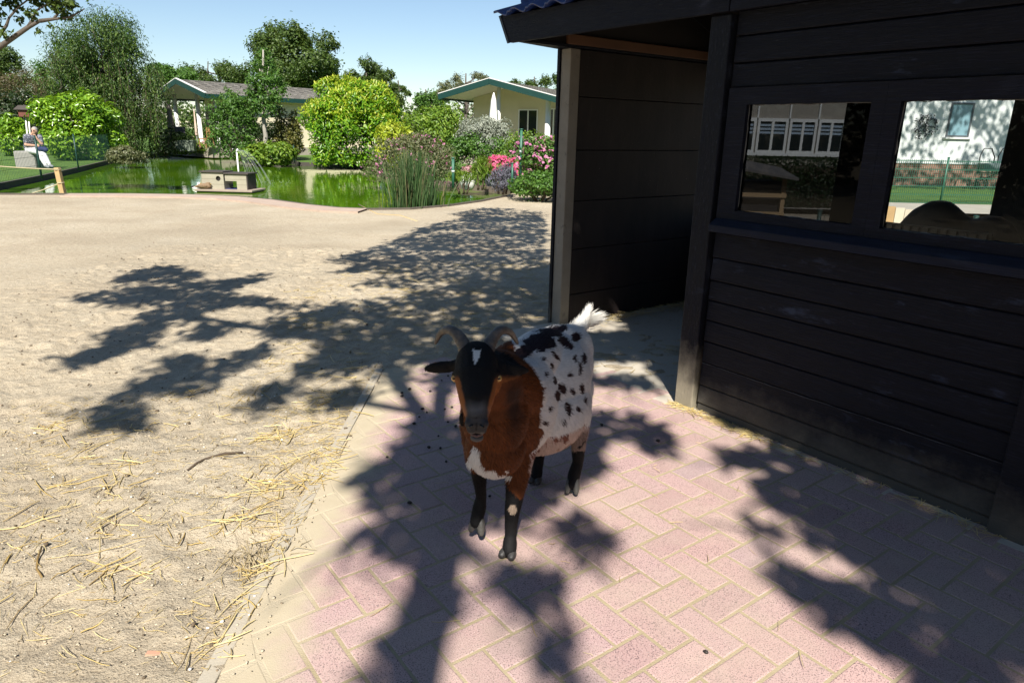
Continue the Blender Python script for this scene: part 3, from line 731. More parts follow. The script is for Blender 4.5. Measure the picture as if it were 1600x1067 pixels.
def bungalow(apex, floor, rz, wl_, wr_, pitch, length, label, porch=2.6, doors=()):
    h = apex.z - floor; t = thing('bungalow', (apex.x, apex.y, floor), label, 'house', rz=rz)
    el, er = h - wl_ * pitch, h - wr_ * pitch
    # roof of two shingled slopes with real courses
    for sgn, wd, ez in ((-1, wl_, el), (1, wr_, er)):
        mb = MB(); n = 9
        for i in range(n):
            a, b = i / n, (i + 1) / n
            x0, x1 = sgn * wd * a, sgn * wd * (b + .004); z0, z1 = h - (h - ez) * a, h - (h - ez) * b
            mb.add([(x0, 0, z0), (x0, length, z0), (x1, length, z1 + .035), (x1, 0, z1 + .035), (x0, 0, z0 - .05), (x0, length, z0 - .05), (x1, length, z1 - .05), (x1, 0, z1 - .05)],
                   [(0,1,2,3), (7,6,5,4), (0,3,7,4), (1,5,6,2), (2,6,7,3), (0,4,5,1)])
        mb.build('roof', M['shingles'], t)
        f = MB(); f.bar((0 + sgn * .003, -.03, h - .10), (sgn * wd, -.03, ez - .10), .05, .25, (0, 0, 1)); f.build('fascia', M['green_paint'], t)
        MB().bar((sgn * .003, .0, h + .05), (sgn * wd, .0, ez + .05), .12, .03).build('verge_cap', M['white'], t)
        s_ = MB(); s_.add([(0, .0, h - .14), (sgn * wd, .0, ez - .14), (sgn * wd, length, ez - .14), (0, length, h - .14), (0, .0, h - .10), (sgn * wd, 0, ez - .10), (sgn * wd, length, ez - .10), (0, length, h - .10)], [(0,1,2,3), (7,6,5,4), (0,4,5,1), (3,2,6,7)])
        s_.build('soffit', M['soffit'], t)
        MB().box(min(sgn * (wd - .03), sgn * (wd + .02)), max(sgn * (wd - .03), sgn * (wd + .02)), .0, length, ez - .22, ez - .0).build('gutter', M['green_paint'], t)
    xl, xr = -wl_ + .5, wr_ - .5
    mb = MB(); mb.box(xl, xr, porch, porch + .2, 0, min(el, er) - .14); mb.box(xl, xl + .2, porch + .2, length - .3, 0, el - .05); mb.box(xr - .2, xr, porch + .2, length - .3, 0, er - .05)
    mb.add([(xl, porch, min(el, er) - .141), (xr, porch, min(el, er) - .141), (xr, porch, er + .1 * 0 + .5 * pitch - .15), (0, porch, h - .15), (xl, porch, el + .5 * pitch - .15)], [(0, 1, 2, 3, 4)])
    mb.build('wall', M['cream'], t)
    for (a, b, z0, z1, nm, npan) in doors:
        fr = MB(); fw = .06
        fr.box(a, b, porch - .05, porch - .003, z1 - fw, z1).box(a, b, porch - .05, porch - .003, z0, z0 + fw)
        for i in range(npan + 1):
            x = a + (b - a - fw) * i / npan; fr.box(x, x + fw, porch - .05, porch - .003, z0 + fw, z1 - fw)
        wn_ = fr.build(nm, M['white'], t)
        MB().box(a + .02, b - .02, porch - .03, porch - .0035, z0 + .02, z1 - .02).build('glass', M['glass_dark'], wn_)
    MB().box(-wl_ + .3, wr_ - .3, .2, length - .2, -.5, -.0).build('plinth', simple('terrace', (.32, .28, .23), .9, .2), t)
    return t, h
def column(t, x, y, z, r=.11, name='column'):
    return MB().tube([(x, y, 0), (x, y, .25), (x, y, .26), (x, y, z)], [r * 1.25, r * 1.25, r, r * .95], 14).build(name, M['white'], t, True)
H1Z = .45
b1, h1 = bungalow(A(275, 124, 38), H1Z, R(-40), 2.9, 3.0, .255, 11.5, 'cream bungalow with a green gable end behind the weeping tree', doors=((-.35, 2.35, .05, 2.15, 'patio_door', 5), (-2.38, -.42, .05, 2.15, 'patio_door', 3)))
column(b1, .0, 1.0, h1 - .15); column(b1, -2.2, .8, h1 - .7); column(b1, 2.3, .8, h1 - .8, .08)
H2Z = .35
b2, h2 = bungalow(A(765, 124, 33), H2Z, R(-27), 2.75, 3.6, .235, 13, 'cream bungalow with a green gable end and white columns next to the black shed', porch=2.4, doors=((.3, 1.35, .95, 2.25, 'window', 2), (1.75, 3.0, .05, 2.3, 'patio_door', 3)))
column(b2, 0, .9, h2 - .15, .10); column(b2, 2.55, .9, h2 - .75, .13)
gl = MB()
for i in range(24): gl.bar((1.2 + i * .1, .5, 0), (1.2 + i * .1, .5, .9), .014)
gl.bar((1.2, .5, .9), (3.5, .5, .9), .04).bar((1.2, .5, .06), (3.5, .5, .06), .03); gl.build('railing', M['white'], b2)
# parasols and chairs on the first terrace, white parasol in front of the second house
def parasol(p, hgt, label, mat, r=.16, base_z=0):
    t = thing('parasol', p, label, 'parasol')
    MB().tube([(0, 0, 0), (0, 0, hgt)], .022, 8).build('pole', M['white'], t, True)
    pts = [(0, 0, hgt * .30), (0, 0, hgt * .34), (0, 0, hgt * .6), (0, 0, hgt * .9), (0, 0, hgt * 1.02)]
    mb = MB(); mb.tube(pts, [r * .7, r, r * .8, r * .45, .02], 10); me = mb.mesh('canopy')
    for i, v_ in enumerate(me.vertices):
        if i % 2: v_.co.x *= .72; v_.co.y *= .72
    link('canopy', me, mat, t, True); MB().tube([(0, 0, -.02), (0, 0, .05)], [.25, .22], 12).build('base', simple('parasol_base', (.2, .2, .2), .8), t, True); return t
pp = A(268, 206, 37.5); parasol((pp.x, pp.y, H1Z), 2.25, 'closed grey brown parasol under the gable of the left bungalow', simple('taupe_cloth', (.17, .14, .125), .8, .2), .2)
pp = A(307, 210, 37.0); parasol((pp.x, pp.y, H1Z), 1.85, 'small closed white and orange parasol by the patio doors of the left bungalow', simple('striped_cloth', (.60, .45, .36), .8, .4, 14), .08)
pp = A(771, 190, 31.5); parasol((pp.x, pp.y, H2Z), 2.75, 'closed white parasol in front of the right bungalow', simple('white_cloth', (.78, .76, .70), .8, .05), .30)
def garden_chair(p, rz, label, mat):
    t = thing('garden_chair', p, label, 'chair', 'chairs on the terrace of the left bungalow', rz)
    MB().box(-.25, .25, -.25, .25, .42, .47).build('seat', mat, t); MB().box(-.25, .25, .22, .27, .47, 1.0).build('backrest', mat, t)
    for x in (-.23, .23):
        for y in (-.23, .23): MB().box(x - .02, x + .02, y - .02, y + .02, 0, .42).build('leg', mat, t)
    return t
pp = A(282, 216, 36.8); garden_chair((pp.x, pp.y, H1Z), .4, 'dark garden chair beside the grey brown parasol', simple('dark_rattan', (.05, .05, .055), .7))
pp = A(322, 215, 36.0); garden_chair((pp.x, pp.y, H1Z), -.5, 'brown garden chair in front of the patio doors', simple('teak', (.30, .16, .07), .7))
pp = A(283, 222, 36.5); t = thing('planter_box', (pp.x, pp.y, H1Z - .2), 'grey green planter box on the terrace edge of the left bungalow', 'planter')
MB().box(-.7, .7, -.2, .2, 0, .55).build('box', simple('planter_paint', (.14, .17, .13), .8), t, bevel=.02)
foliage('plants', [(pp.x, pp.y, .90, .7, .22, .25)], 1100, .13, .07, leafmat('planter_leaf', [(0, (.05, .10, .02)), (1, (.10, .17, .04))]), t)
pp = A(378, 236, 33.4); t = thing('garden_bench', (pp.x, pp.y, .08), 'pale garden bench at the water edge left of the young tree', 'bench', rz=.3)
MB().box(-.6, .6, -.2, .2, .40, .45).build('seat', M['white'], t)
for x in (-.5, .5): MB().box(x - .04, x + .04, -.18, .18, 0, .40).build('leg', M['white'], t)

# ================================================================== BEHIND THE SHED (seen through its windows)
M['render'] = simple('white_render', (.72, .73, .72), .85, .05, 3, .2)
k = N('plinth_brick'); br = k.node('ShaderNodeTexBrick', Scale=1.0)
mp = k.node('ShaderNodeMapping', Vector=k.coord()); mp.inputs['Rotation'].default_value = (R(90), 0, 0); k.l.new(mp.outputs[0], br.inputs['Vector'])
br.inputs['Brick Width'].default_value = .22; br.inputs['Row Height'].default_value = .07; br.inputs['Mortar Size'].default_value = .008
br.inputs['Color1'].default_value = (.20, .07, .045, 1); br.inputs['Color2'].default_value = (.34, .16, .11, 1); br.inputs['Mortar'].default_value = (.28, .25, .21, 1)
k.p(Base__Color=br.outputs['Color'], Roughness=.9); M['brick'] = k.m
t = thing('white_house', (15.0, 24.2, 0), 'white rendered house with a brick plinth seen through the right shed window', 'house')
MB().box(-4.5, 7, 0, 6, .78, 4.6).build('wall', M['render'], t); MB().box(-4.47, 6.97, .03, 5.97, -.2, .7799).build('plinth', M['brick'], t)
mb = MB(); mb.add([(-4.9, -.5, 4.5), (7.4, -.5, 4.5), (7.4, 6.5, 4.5), (-4.9, 6.5, 4.5), (-4.9, 3, 6.2), (7.4, 3, 6.2)], [(0, 1, 5, 4), (2, 3, 4, 5), (0, 4, 3), (1, 2, 5), (3, 2, 1, 0)]); mb.build('roof', M['shingles'], t)
fr = MB(); x0, x1, z0, z1 = -.50, .28, 1.66, 2.76
fr.box(x0, x1, -.03, .02, z1 - .06, z1).box(x0, x1, -.03, .02, z0, z0 + .06).box(x0, x0 + .06, -.03, .02, z0 + .06, z1 - .06).box(x1 - .06, x1, -.03, .02, z0 + .06, z1 - .06)
wn_ = fr.build('window', simple('grey_frame', (.10, .11, .12), .5), t); MB().box(x0 + .03, x1 - .03, -.012, .012, z0 + .03, z1 - .03).build('glass', N('blue_blind').p(Base__Color=(.22, .36, .42), Roughness=.15).m, wn_)
MB().box(x0 - .08, x1 + .08, -.08, .02, z0 - .06, z0 - .001).build('sill', M['white'], wn_)
t = thing('wall_ornament', (13.75, 24.2, 1.98), 'round black metal leaf ornament hanging on the white house wall', 'wall ornament')
V, F = leaf_arrays(np.concatenate([t.location[:] + np.stack([r_ * np.cos(a_), np.full(150, -.05) + rng.uniform(-.01, .01, 150), r_ * np.sin(a_)], 1) for r_, a_ in [(np.sqrt(rng.random(150)) * .40, rng.uniform(0, 6.28, 150))]]), np.tile([0, -1., 0], (150, 1)) + unit(150) * .3, .085, .04)
M['iron'] = simple('iron', (.015, .015, .016), .5)
link('leaves', npmesh('leaves', V, F), M['iron'], t, world=True)
mb = MB()
for i in range(9): a_ = i * 2 * math.pi / 9; mb.tube([(0, -.04, 0), (.36 * math.cos(a_), -.045, .36 * math.sin(a_))], .006, 5)
mb.build('stems', M['iron'], t)
M['greenwire'] = simple('green_fence_paint', (.03, .12, .075), .45, .15)
M['darkgreen'] = simple('dark_green_post', (.012, .05, .04), .45, .15)
def mesh_fence(name, pts, hgt, z0, label, pmat, step=.055, group=None, posts=None, rows=.2, wire=.0035):
    t = thing(name, (pts[0][0], pts[0][1], z0), label, 'fence', group)
    wire_mb = MB(); top = MB()
    for a, b in zip(pts[:-1], pts[1:]):
        a = Vector((a[0], a[1], z0)); b = Vector((b[0], b[1], z0)); L = (b - a).length
        for i in range(int(L / step) + 1):
            p = a.lerp(b, i * step / L); wire_mb.bar(p + Vector((0, 0, .03)), p + Vector((0, 0, hgt)), wire)
        for j in range(int(hgt / rows) + 1):
            o = Vector((0, 0, .03 + min(j * rows, hgt - .035))); wire_mb.bar(a + o, b + o, wire * 1.7)
    wire_mb.build('wire_mesh', pmat, t, world=True)
    for p in (posts or pts):
        mb = MB().tube([(p[0], p[1], z0 - .1), (p[0], p[1], z0 + hgt + .05)], .026, 8); mb.build('post', pmat, t, True, world=True)
        MB().ell((p[0], p[1], z0 + hgt + .055), (.032, .032, .014)).build('cap', pmat, t, True, world=True)
    return t
fp = A(1470, 311, 17.3)
mesh_fence('mesh_fence', [(8.2, 17.0), (fp.x, 17.3), (fp.x + 2.5, 17.6), (fp.x + 5, 17.9)], 1.06, .02, 'green wire mesh fence seen through the right shed window', M['greenwire'], wire=.010)
t = thing('golf_trolley', (15.75, 23.2, .0), 'dark wheeled trolley with looped handles parked against the white house', 'trolley')
mb = MB()
for dx in (-.30, .30):
    mb.tube([(dx - .25, 0, .55), (dx - .28, 0, 1.1), (dx - .2, 0, 1.32), (dx + .05, 0, 1.32), (dx + .2, 0, 1.05), (dx + .22, 0, .5)], .018, 6)
mb.tube([(-.6, 0, .55), (.6, 0, .55)], .02, 6).tube([(-.6, 0, .2), (.6, 0, .8)], .016, 6); mb.build('frame', M['iron'], t, True)
MB().box(-.5, .45, -.2, .2, .62, .86).build('basket', simple('grey_basket', (.16, .18, .20), .6), t, bevel=.03)
for dx in (-.5, .5):
    wb = MB(); wb.tube([(dx + .2 * math.cos(a_), -.22, .22 + .2 * math.sin(a_)) for a_ in np.linspace(0, 2 * math.pi, 17)], .022, 6); wb.build('wheel', M['iron'], t, True)
poly_mesh('garden_path', [(5, 14.6), (16, 13.8), (19, 16.2), (6, 16.6)], .102, simple('garden_path', (.40, .36, .30), .9, .2, 2, .2))
pl = A(1402, 345, 8.0); t = thing('timber_planter', (pl.x, 8.0, 0), 'low timber planter of mixed boards seen through the right shed window', 'planter', rz=-.25)
for i in range(7): MB().box(-.34 + i * .10, -.245 + i * .10, -.02, .02, .0, .80 - .012 * i).build('board', simple('plank_%s' % 'abcdefg'[i], [(.42, .25, .11), (.30, .17, .08), (.46, .30, .14), (.62, .55, .42), (.60, .53, .41), (.40, .24, .11), (.28, .17, .09)][i], .8, .2), t)
MB().box(-.34, .36, .02, .6, .02, .70).build('earth', M['soil'], t)
# the building with a row of windows, hedge, hutch
t = thing('annex', (8.2, 20.3, 0), 'pale building with a row of white framed windows seen through the left shed window', 'building')
MB().box(-3.6, 2.6, 0.05, 5, 0, 3.4).build('wall', simple('taupe_panel', (.30, .27, .22), .8, .1, 2), t)
fr = [(-2.1, -1.42), (-1.38, -.52), (-.48, .30), (.34, 1.1), (1.14, 1.9)]
for i, (a, b) in enumerate(fr):
    mb = MB(); z0, z1, fw = 1.10, 2.02, .07
    mb.box(a, b, -.02, .05, z1 - fw, z1 + .02).box(a, b, -.02, .05, z0, z0 + fw)
    for x in (a, (a + b - fw) / 2, b - fw): mb.box(x, x + fw, -.02, .05, z0 + fw, z1 - fw)
    wn_ = mb.build('window', M['white'], t); MB().box(a + .03, b - .03, .02, .045, z0 + .03, z1 - .03).build('glass', M['glass_dark'], wn_)
    bl = MB()
    for j in range(3): bl.box(a + .08, b - .08, .012, .019, 1.62 + j * .10, 1.68 + j * .10)
    bl.build('blind', simple('blind_%s' % 'abcde'[i], (.34, .42, .50), .7), wn_)
mb = MB()
for x in (-2.12, -1.40, -.50, .32, 1.12, 1.92): mb.box(x - .02, x + .02, -.03, .05, 2.04, 3.2)
mb.box(-3.6, 2.6, -.035, .05, 1.02, 1.099); mb.build('trim', M['white'], t)
mb = MB(); mb.add([(-4, -.4, 3.4), (3, -.4, 3.4), (3, 5.5, 3.4), (-4, 5.5, 3.4), (-4, -.4, 3.55), (3, -.4, 3.55), (3, 5.5, 3.55), (-4, 5.5, 3.55)], [(3,2,1,0), (4,5,6,7), (0,1,5,4), (1,2,6,5), (2,3,7,6), (3,0,4,7)]); mb.build('roof', simple('flat_roof', (.12, .12, .12), .8), t)
M['leaf_dark'] = leafmat('dark_leaf', [(0, (.018, .035, .010)), (.5, (.03, .055, .014)), (1, (.045, .08, .02))])
t = thing('hedge', (6.0, 15.0, 0), 'dark clipped hedge below the row of windows', 'hedge')
P = np.stack([rng.uniform(4.0, 7.6, 9000), 15 + rng.uniform(-.3, .3, 9000), rng.uniform(0, 1.12, 9000)], 1); k2 = np.abs(P[:, 1] - 15) < .2; P[k2 & (P[:, 2] < .95), 1] = 14.7
V, F = leaf_arrays(P, unit(9000) + np.array([0, -.6, .4]), .07, .04); link('foliage', npmesh('foliage', V, F), M['leaf_dark'], t, world=True)
MB().box(4.1, 7.5, 14.85, 15.15, 0, .95).build('core', M['twig'], t, world=True)
hp = A(1182, 330, 9); t = thing('hutch', (hp.x, 9, 0), 'small wooden hutch with a felt roof on posts seen through the left shed window', 'hutch', rz=-.1)
M['softwood'] = simple('softwood', (.36, .24, .12), .7, .2)
for x in (-.28, .25):
    for y in (-.2, .3): MB().box(x - .025, x + .025, y - .025, y + .025, 0, 1.02).build('leg', M['softwood'], t)
for z in (.56, .79): MB().box(-.30, .28, -.25, -.226, z, z + .05).build('rail', M['softwood'], t)
mb = MB(); mb.add([(-.5, -.4, 1.14), (.36, -.4, 1.01), (.36, .5, 1.10), (-.5, .5, 1.25), (-.5, -.4, 1.17), (.36, -.4, 1.04), (.36, .5, 1.13), (-.5, .5, 1.28)], [(3,2,1,0), (4,5,6,7), (0,1,5,4), (1,2,6,5), (2,3,7,6), (3,0,4,7)]); mb.build('roof', simple('roof_felt', (.12, .11, .10), .9), t)
MB().box(-.26, .23, -.15, .28, .50, .98).build('cage_box', M['dark_inside'], t)
mesh_fence('mesh_fence', [(3.7, 8.4), (5.4, 8.1)], .62, .0, 'low dark wire fence beside the hutch behind the shed', M['darkgreen'], step=.06, rows=.3)

# ================================================================== PLANTS
LZ = .03
M['laurel'] = leafmat('laurel_leaf', [(0, (.085, .23, .012)), (.35, (.14, .33, .016)), (.7, (.24, .43, .022)), (1, (.38, .50, .035))], .32, .35, .5)
M['laurel_new'] = leafmat('laurel_new_leaf', [(0, (.34, .46, .025)), (.5, (.46, .54, .045)), (1, (.60, .60, .09))], .35, .4, .5)
M['laurel2'] = leafmat('cherry_laurel_leaf', [(0, (.11, .24, .014)), (.45, (.20, .38, .022)), (1, (.33, .50, .04))], .25, .3, .6)
M['leaf_mid'] = leafmat('mid_leaf', [(0, (.055, .135, .022)), (.5, (.095, .205, .032)), (1, (.145, .27, .045))])
M['leaf_willow'] = leafmat('willow_leaf', [(0, (.028, .065, .013)), (.5, (.06, .125, .022)), (.8, (.125, .21, .036)), (1, (.19, .27, .05))], .5, .3)
M['leaf_oak'] = leafmat('oak_leaf', [(0, (.05, .095, .020)), (.5, (.085, .14, .026)), (1, (.13, .19, .038))])
M['leaf_olive'] = leafmat('olive_leaf', [(0, (.10, .11, .03)), (.5, (.17, .18, .045)), (1, (.26, .22, .05))])
M['leaf_silver'] = leafmat('silver_leaf', [(0, (.22, .25, .20)), (.5, (.34, .37, .30)), (1, (.46, .48, .40))], .6, .2)
M['leaf_lime'] = leafmat('lime_leaf', [(0, (.10, .20, .02)), (.5, (.18, .30, .03)), (1, (.28, .38, .05))])
M['leaf_grey'] = leafmat('greygreen_leaf', [(0, (.11, .13, .06)), (.5, (.17, .19, .085)), (1, (.25, .24, .13))])
M['leaf_brown'] = leafmat('dry_leaf_bush', [(0, (.10, .075, .04)), (.5, (.15, .12, .065)), (1, (.20, .17, .09))])
M['pink'] = leafmat('pink_petal', [(0, (.48, .12, .30)), (.5, (.62, .22, .42)), (1, (.72, .38, .52))], .6, .3)
M['paleblossom'] = leafmat('pale_pink_petal', [(0, (.45, .22, .27)), (1, (.62, .36, .40))], .6, .3)
M['crimson'] = leafmat('crimson_petal', [(0, (.52, .03, .14)), (.5, (.66, .08, .24)), (1, (.74, .22, .36))], .6, .3)
M['lav'] = leafmat('lavender_leaf', [(0, (.10, .11, .13)), (.5, (.16, .16, .20)), (1, (.22, .20, .28))], .6, .2)
def hbush(x0, x1, yt, yb, Y, depth=None):
    a = A(x0, (yt + yb) / 2, Y); b = A(x1, (yt + yb) / 2, Y); tpt = A((x0 + x1) / 2, yt, Y); bt = A((x0 + x1) / 2, yb, Y)
    rx = (b.x - a.x) / 2; rz_ = (tpt.z - bt.z) / 2
    return (tpt.x, Y, (tpt.z + bt.z) / 2), (rx, depth or rx, rz_)
# big laurel by the water, with yellow new growth
c, r = hbush(467, 641, 121, 262, 30)
lau = bush('laurel_bush', 'huge bright yellow green laurel bush rising straight from the water', c, r, M['laurel'], 26000, .17, .07, 'bush', lumps=46, k=.24, seed=4, base=.1, up=.5, axis_up=.6, shell=.7)
c = (c[0], c[1], c[2] - r[2] * .30); r = (r[0], r[1], r[2] * 1.30); P, D = blob_pts([b for b in lumpy(c, r, 46, .24, 4)], 15000, .88); keep = (D[:, 2] / np.linalg.norm(D, axis=1) > .25) & (P[:, 2] > c[2] + .45 + .5 * rng.random(len(P)))
P = P[keep]; D = D[keep]; V, F = leaf_arrays(P, D / np.linalg.norm(D, axis=1)[:, None] + .8 * unit(len(P)), .17, .06, .15, unit(len(P)) * .5 + np.array([0, 0, .8]) + D * .4)
link('new_growth', npmesh('new_growth', V, F), M['laurel_new'], lau, world=True)
c, r = hbush(49, 176, 139, 240, 30)
bush('cherry_laurel_bush', 'glossy lime green rounded laurel bush behind the seated person', c, r, M['laurel2'], 12000, .19, .085, lumps=34, k=.28, seed=8, base=.08, up=.5, shell=.68)
c, r = hbush(-12, 46, 184, 242, 32)
bush('cherry_laurel_bush', 'smaller lime green laurel bush at the left edge of the lawn', c, r, M['laurel2'], 2600, .2, .09, lumps=14, k=.32, seed=9, base=.08)
c, r = hbush(-40, 52, 130, 230, 38)
bush('dark_shrub', 'dark evergreen shrub filling the shade behind the bird house', c, r, M['leaf_dark'], 5000, .2, .1, lumps=22, seed=10)
c, r = hbush(-20, 82, 104, 190, 46)
bush('brown_bush', 'brownish dry looking bush behind the garden at far left', c, r, M['leaf_brown'], 6000, .16, .05, lumps=24, seed=11)
# weeping tree
base = A(205, 240, 34.5); wb = []; g = np.random.default_rng(5)
for i in range(34):
    px, py = g.uniform(95, 215), g.uniform(40, 150)
    if px < 130 and py > 120: px += 40
    p = A(px, py, 34.5 + g.uniform(-1.6, 1.6)); wb.append((p.x, p.y, p.z, g.uniform(.5, 1.0), g.uniform(.5, 1.0), g.uniform(.5, 1.1)))
for (px, py, s_) in ((100, 112, .9), (92, 140, 1.1), (118, 95, .8), (120, 135, .9), (205, 215, .9), (222, 228, .7), (185, 225, .8), (235, 205, .7), (215, 150, 1.2), (240, 170, .6), (190, 178, 1.1), (150, 35, .8), (172, 48, .9), (128, 72, .7), (195, 80, 1.), (215, 110, .9), (232, 118, .6), (180, 120, 1.3), (200, 160, 1.2), (190, 205, .9), (215, 190, .8), (165, 215, .7), (240, 140, .5), (150, 125, 1.)):
    p = A(px, py, 34.5); wb.append((p.x, p.y, p.z, s_, s_, s_))
wt = tree('weeping_tree', 'tall dark weeping tree with trailing branches at the pond corner', (base.x, base.y, LZ), A(172, 60, 34.5), wb, M['leaf_willow'], 44000, .13, .05, trunk_r=.2, droop=1.1, shell=.2)
V = []; F = []; nb = 0; vm = MB()                                          # hanging strands of leaves
for i in range(330):
    px = g.uniform(78, 250); py = g.uniform(60, 175) if px > 110 else g.uniform(80, 105)
    if px > 215: py = g.uniform(100, 150)
    p = A(px, py, 34.5 + g.uniform(-2, 2)); L = g.uniform(.8, 2.6) if px > 110 else g.uniform(.4, 1.0); n = int(L * 26)
    if p.z - L < .3: L = max(.3, p.z - .3)
    t_ = np.linspace(0, 1, n); sw = g.uniform(-.35, .35, 2); pts = np.stack([p.x + sw[0] * t_ ** .7, p.y + sw[1] * t_, p.z + .15 * np.sin(t_ * 3) - L * t_ ** 1.3], 1) + g.normal(0, .035, (n, 3))
    v_, f_ = leaf_arrays(pts, unit(n), .14, .045, .1, unit(n) * .7 + np.array([0, 0, -1.])); V.append(v_); F.append(f_ + nb); nb += len(v_)
    vm.tube([Vector(pts[j]) for j in range(0, n, max(1, n // 5))], .006, 4, False)
link('hanging_foliage', npmesh('hanging_foliage', np.concatenate(V), np.concatenate(F)), M['leaf_willow'], wt, world=True)
vm.build('hanging_twigs', M['twig'], wt, world=True)
# trees behind the houses
def crown_from_px(cl, Y, dy=1.5, seed=0, s0=1.0):
    g_ = np.random.default_rng(seed); out = []
    for (px, py, rad) in cl:
        p = A(px, py, Y + g_.uniform(-dy, dy)); q = rad * Y / 1067; out.append((p.x, p.y, p.z, q, q, q * .8))
    return out
cl = [(465, 95, 60)]
g = np.random.default_rng(21)
for i in range(42):
    a_ = g.uniform(0, 2 * math.pi); q = math.sqrt(g.uniform(.15, 1)); px = 463 + 68 * q * math.cos(a_); py = 92 - 55 * q * math.sin(a_) if math.sin(a_) > 0 else 96 - 36 * q * math.sin(a_)
    cl.append((px, py, g.uniform(9, 17)))
cl[0] = (463, 98, 42)
bb = A(465, 200, 60)
tree('broad_tree', 'tall broad dark green tree rising behind the bungalow roof', (bb.x, 60, 0), A(465, 70, 60), crown_from_px(cl, 60, 2.5, 3), M['leaf_oak'], 34000, .24, .15, 'trees beyond the bungalows', .35)
def small_tree(label, cl, Y, mat, n, L, seed, base_px, group='trees beyond the bungalows', name='tree', W=None):
    b_ = A(base_px[0], 205, Y); top = A(base_px[0], base_px[1], Y)
    return tree(name, label, (b_.x, Y, 0), (top.x, Y, top.z), crown_from_px(cl, Y, 2, seed), mat, n, L, W or L * .5, group, .16)
g = np.random.default_rng(31)
def scatter(x0, x1, top_fn, yb, n, r0, r1): return [((x := g.uniform(x0, x1)), g.uniform(top_fn(x), yb), g.uniform(r0, r1)) for _ in range(n)]
small_tree('dark pointed conifer like tree right behind the yellow laurel', scatter(545, 612, lambda x: 98 + abs(x - 575) * .6, 150, 24, 6, 11), 48, M['leaf_oak'], 12000, .17, 2, (575, 92))
small_tree('small dark tree with ragged twigs right of the laurel crown', scatter(606, 640, lambda x: 128, 165, 10, 4, 8), 44, M['leaf_oak'], 5000, .15, 3, (622, 126))
small_tree('thin light green tree behind the right bungalow', scatter(688, 765, lambda x: 116 + abs(x - 740) * .3, 150, 16, 5, 9), 46, M['leaf_grey'], 4000, .14, 4, (728, 115))
small_tree('distant tree tops above the right bungalow roof nearest the shed', scatter(795, 880, lambda x: 122, 150, 14, 6, 10), 62, M['leaf_oak'], 8000, .2, 5, (835, 120))
small_tree('rounded distant trees left of the broad tree', scatter(290, 395, lambda x: 98 + abs(x - 325) * .16, 150, 26, 8, 15), 66, M['leaf_oak'], 16000, .22, 6, (325, 96))
small_tree('olive green distant tree above the roof of the left bungalow', scatter(236, 300, lambda x: 104 + (300 - x) * .05, 150, 18, 8, 13), 58, M['leaf_mid'], 11000, .2, 7, (262, 104))
small_tree('dark tree at the far left edge behind the brown bush', scatter(-30, 45, lambda x: 78 + x * .25, 140, 18, 9, 16), 52, M['leaf_oak'], 12000, .18, 8, (8, 75))
small_tree('soft green tree in the gap between the brown bush and the weeping tree', scatter(55, 150, lambda x: 105, 175, 22, 8, 14), 50, M['leaf_mid'], 9000, .18, 10, (95, 105))
small_tree('dull green tree in the gap between the two bungalows', scatter(640, 700, lambda x: 142, 180, 14, 6, 10), 50, M['leaf_mid'], 7000, .17, 9, (665, 140))
# far wood closing the view behind everything
wp2 = []
for i in range(150):
    px = -60 + i * 6.6; p = A(px, 190, 88 + g.uniform(-5, 5)); hgt = g.uniform(3.0, 5.4) * (1 if px < 240 or px > 640 else .9); wp2.append((p.x, p.y, hgt * .45, 2.2, 1.5, hgt * .62))
P, D = blob_pts(wp2, 30000, .6); P = P[P[:, 2] > 0]; V, F = leaf_arrays(P, unit(len(P)) + np.array([0, -.5, .5]), .45, .28)
tag(link('far_wood', npmesh('far_wood', V, F), M['leaf_oak']), kind='stuff')
# shrubs round the first bungalow
c, r = hbush(320, 402, 146, 246, 32.5)
bush('green_shrub', 'tall rounded mid green shrub in front of the patio doors', c, r, M['leaf_mid'], 6500, .13, .07, lumps=26, k=.3, seed=12)
base = A(413, 226, 32.8)
yt = [(413, 85, 9), (404, 100, 11), (420, 103, 11), (398, 122, 13), (425, 125, 14), (410, 135, 18), (395, 148, 13), (432, 150, 13), (412, 165, 17), (428, 172, 9), (398, 172, 10), (440, 138, 7), (386, 158, 6), (413, 112, 10)]
tree('young_tree', 'slim young tree with a pale trunk beside the fountain', (base.x, base.y, LZ), A(411, 78, 32.8), crown_from_px(yt, 32.8, .7, 5), M['leaf_mid'], 4200, .14, .08, trunk_r=.13, bk=M['pale_bark'], shell=.1)
c, r = hbush(420, 470, 166, 240, 33.5)
bush('bronze_shrub', 'bronze tinged yellow green shrub between the young tree and the laurel', c, r, M['leaf_olive'], 3200, .14, .07, lumps=16, seed=13)
c, r = hbush(330, 470, 190, 246, 35.5)
bush('dark_hedge_shrub', 'low dark hedge under the young tree', c, (r[0], .6, r[2]), M['leaf_dark'], 4500, .14, .08, lumps=20, seed=14)
c, r = hbush(368, 462, 220, 256, 30.5)
bush('ivy_mound', 'spreading light green creeper mound overhanging the far bank', c, (r[0], .9, r[2]), M['leaf_lime'], 3600, .16, .12, 'creeper', lumps=20, seed=15, base=-.05)
c, r = hbush(236, 330, 214, 242, 37)
bush('flower_border', 'low mixed border with pale flowers under the left bungalow terrace', c, (r[0], .7, r[2]), M['leaf_lime'], 2600, .11, .06, 'flower bed', lumps=18, seed=16, flowers=(M['paleblossom'], 90, .12))
c, r = hbush(228, 272, 190, 244, 35)
bush('dark_shrub', 'dark shrub at the foot of the weeping tree', c, r, M['leaf_dark'], 2200, .13, .07, lumps=12, seed=17)
c, r = hbush(128, 205, 228, 262, 26)
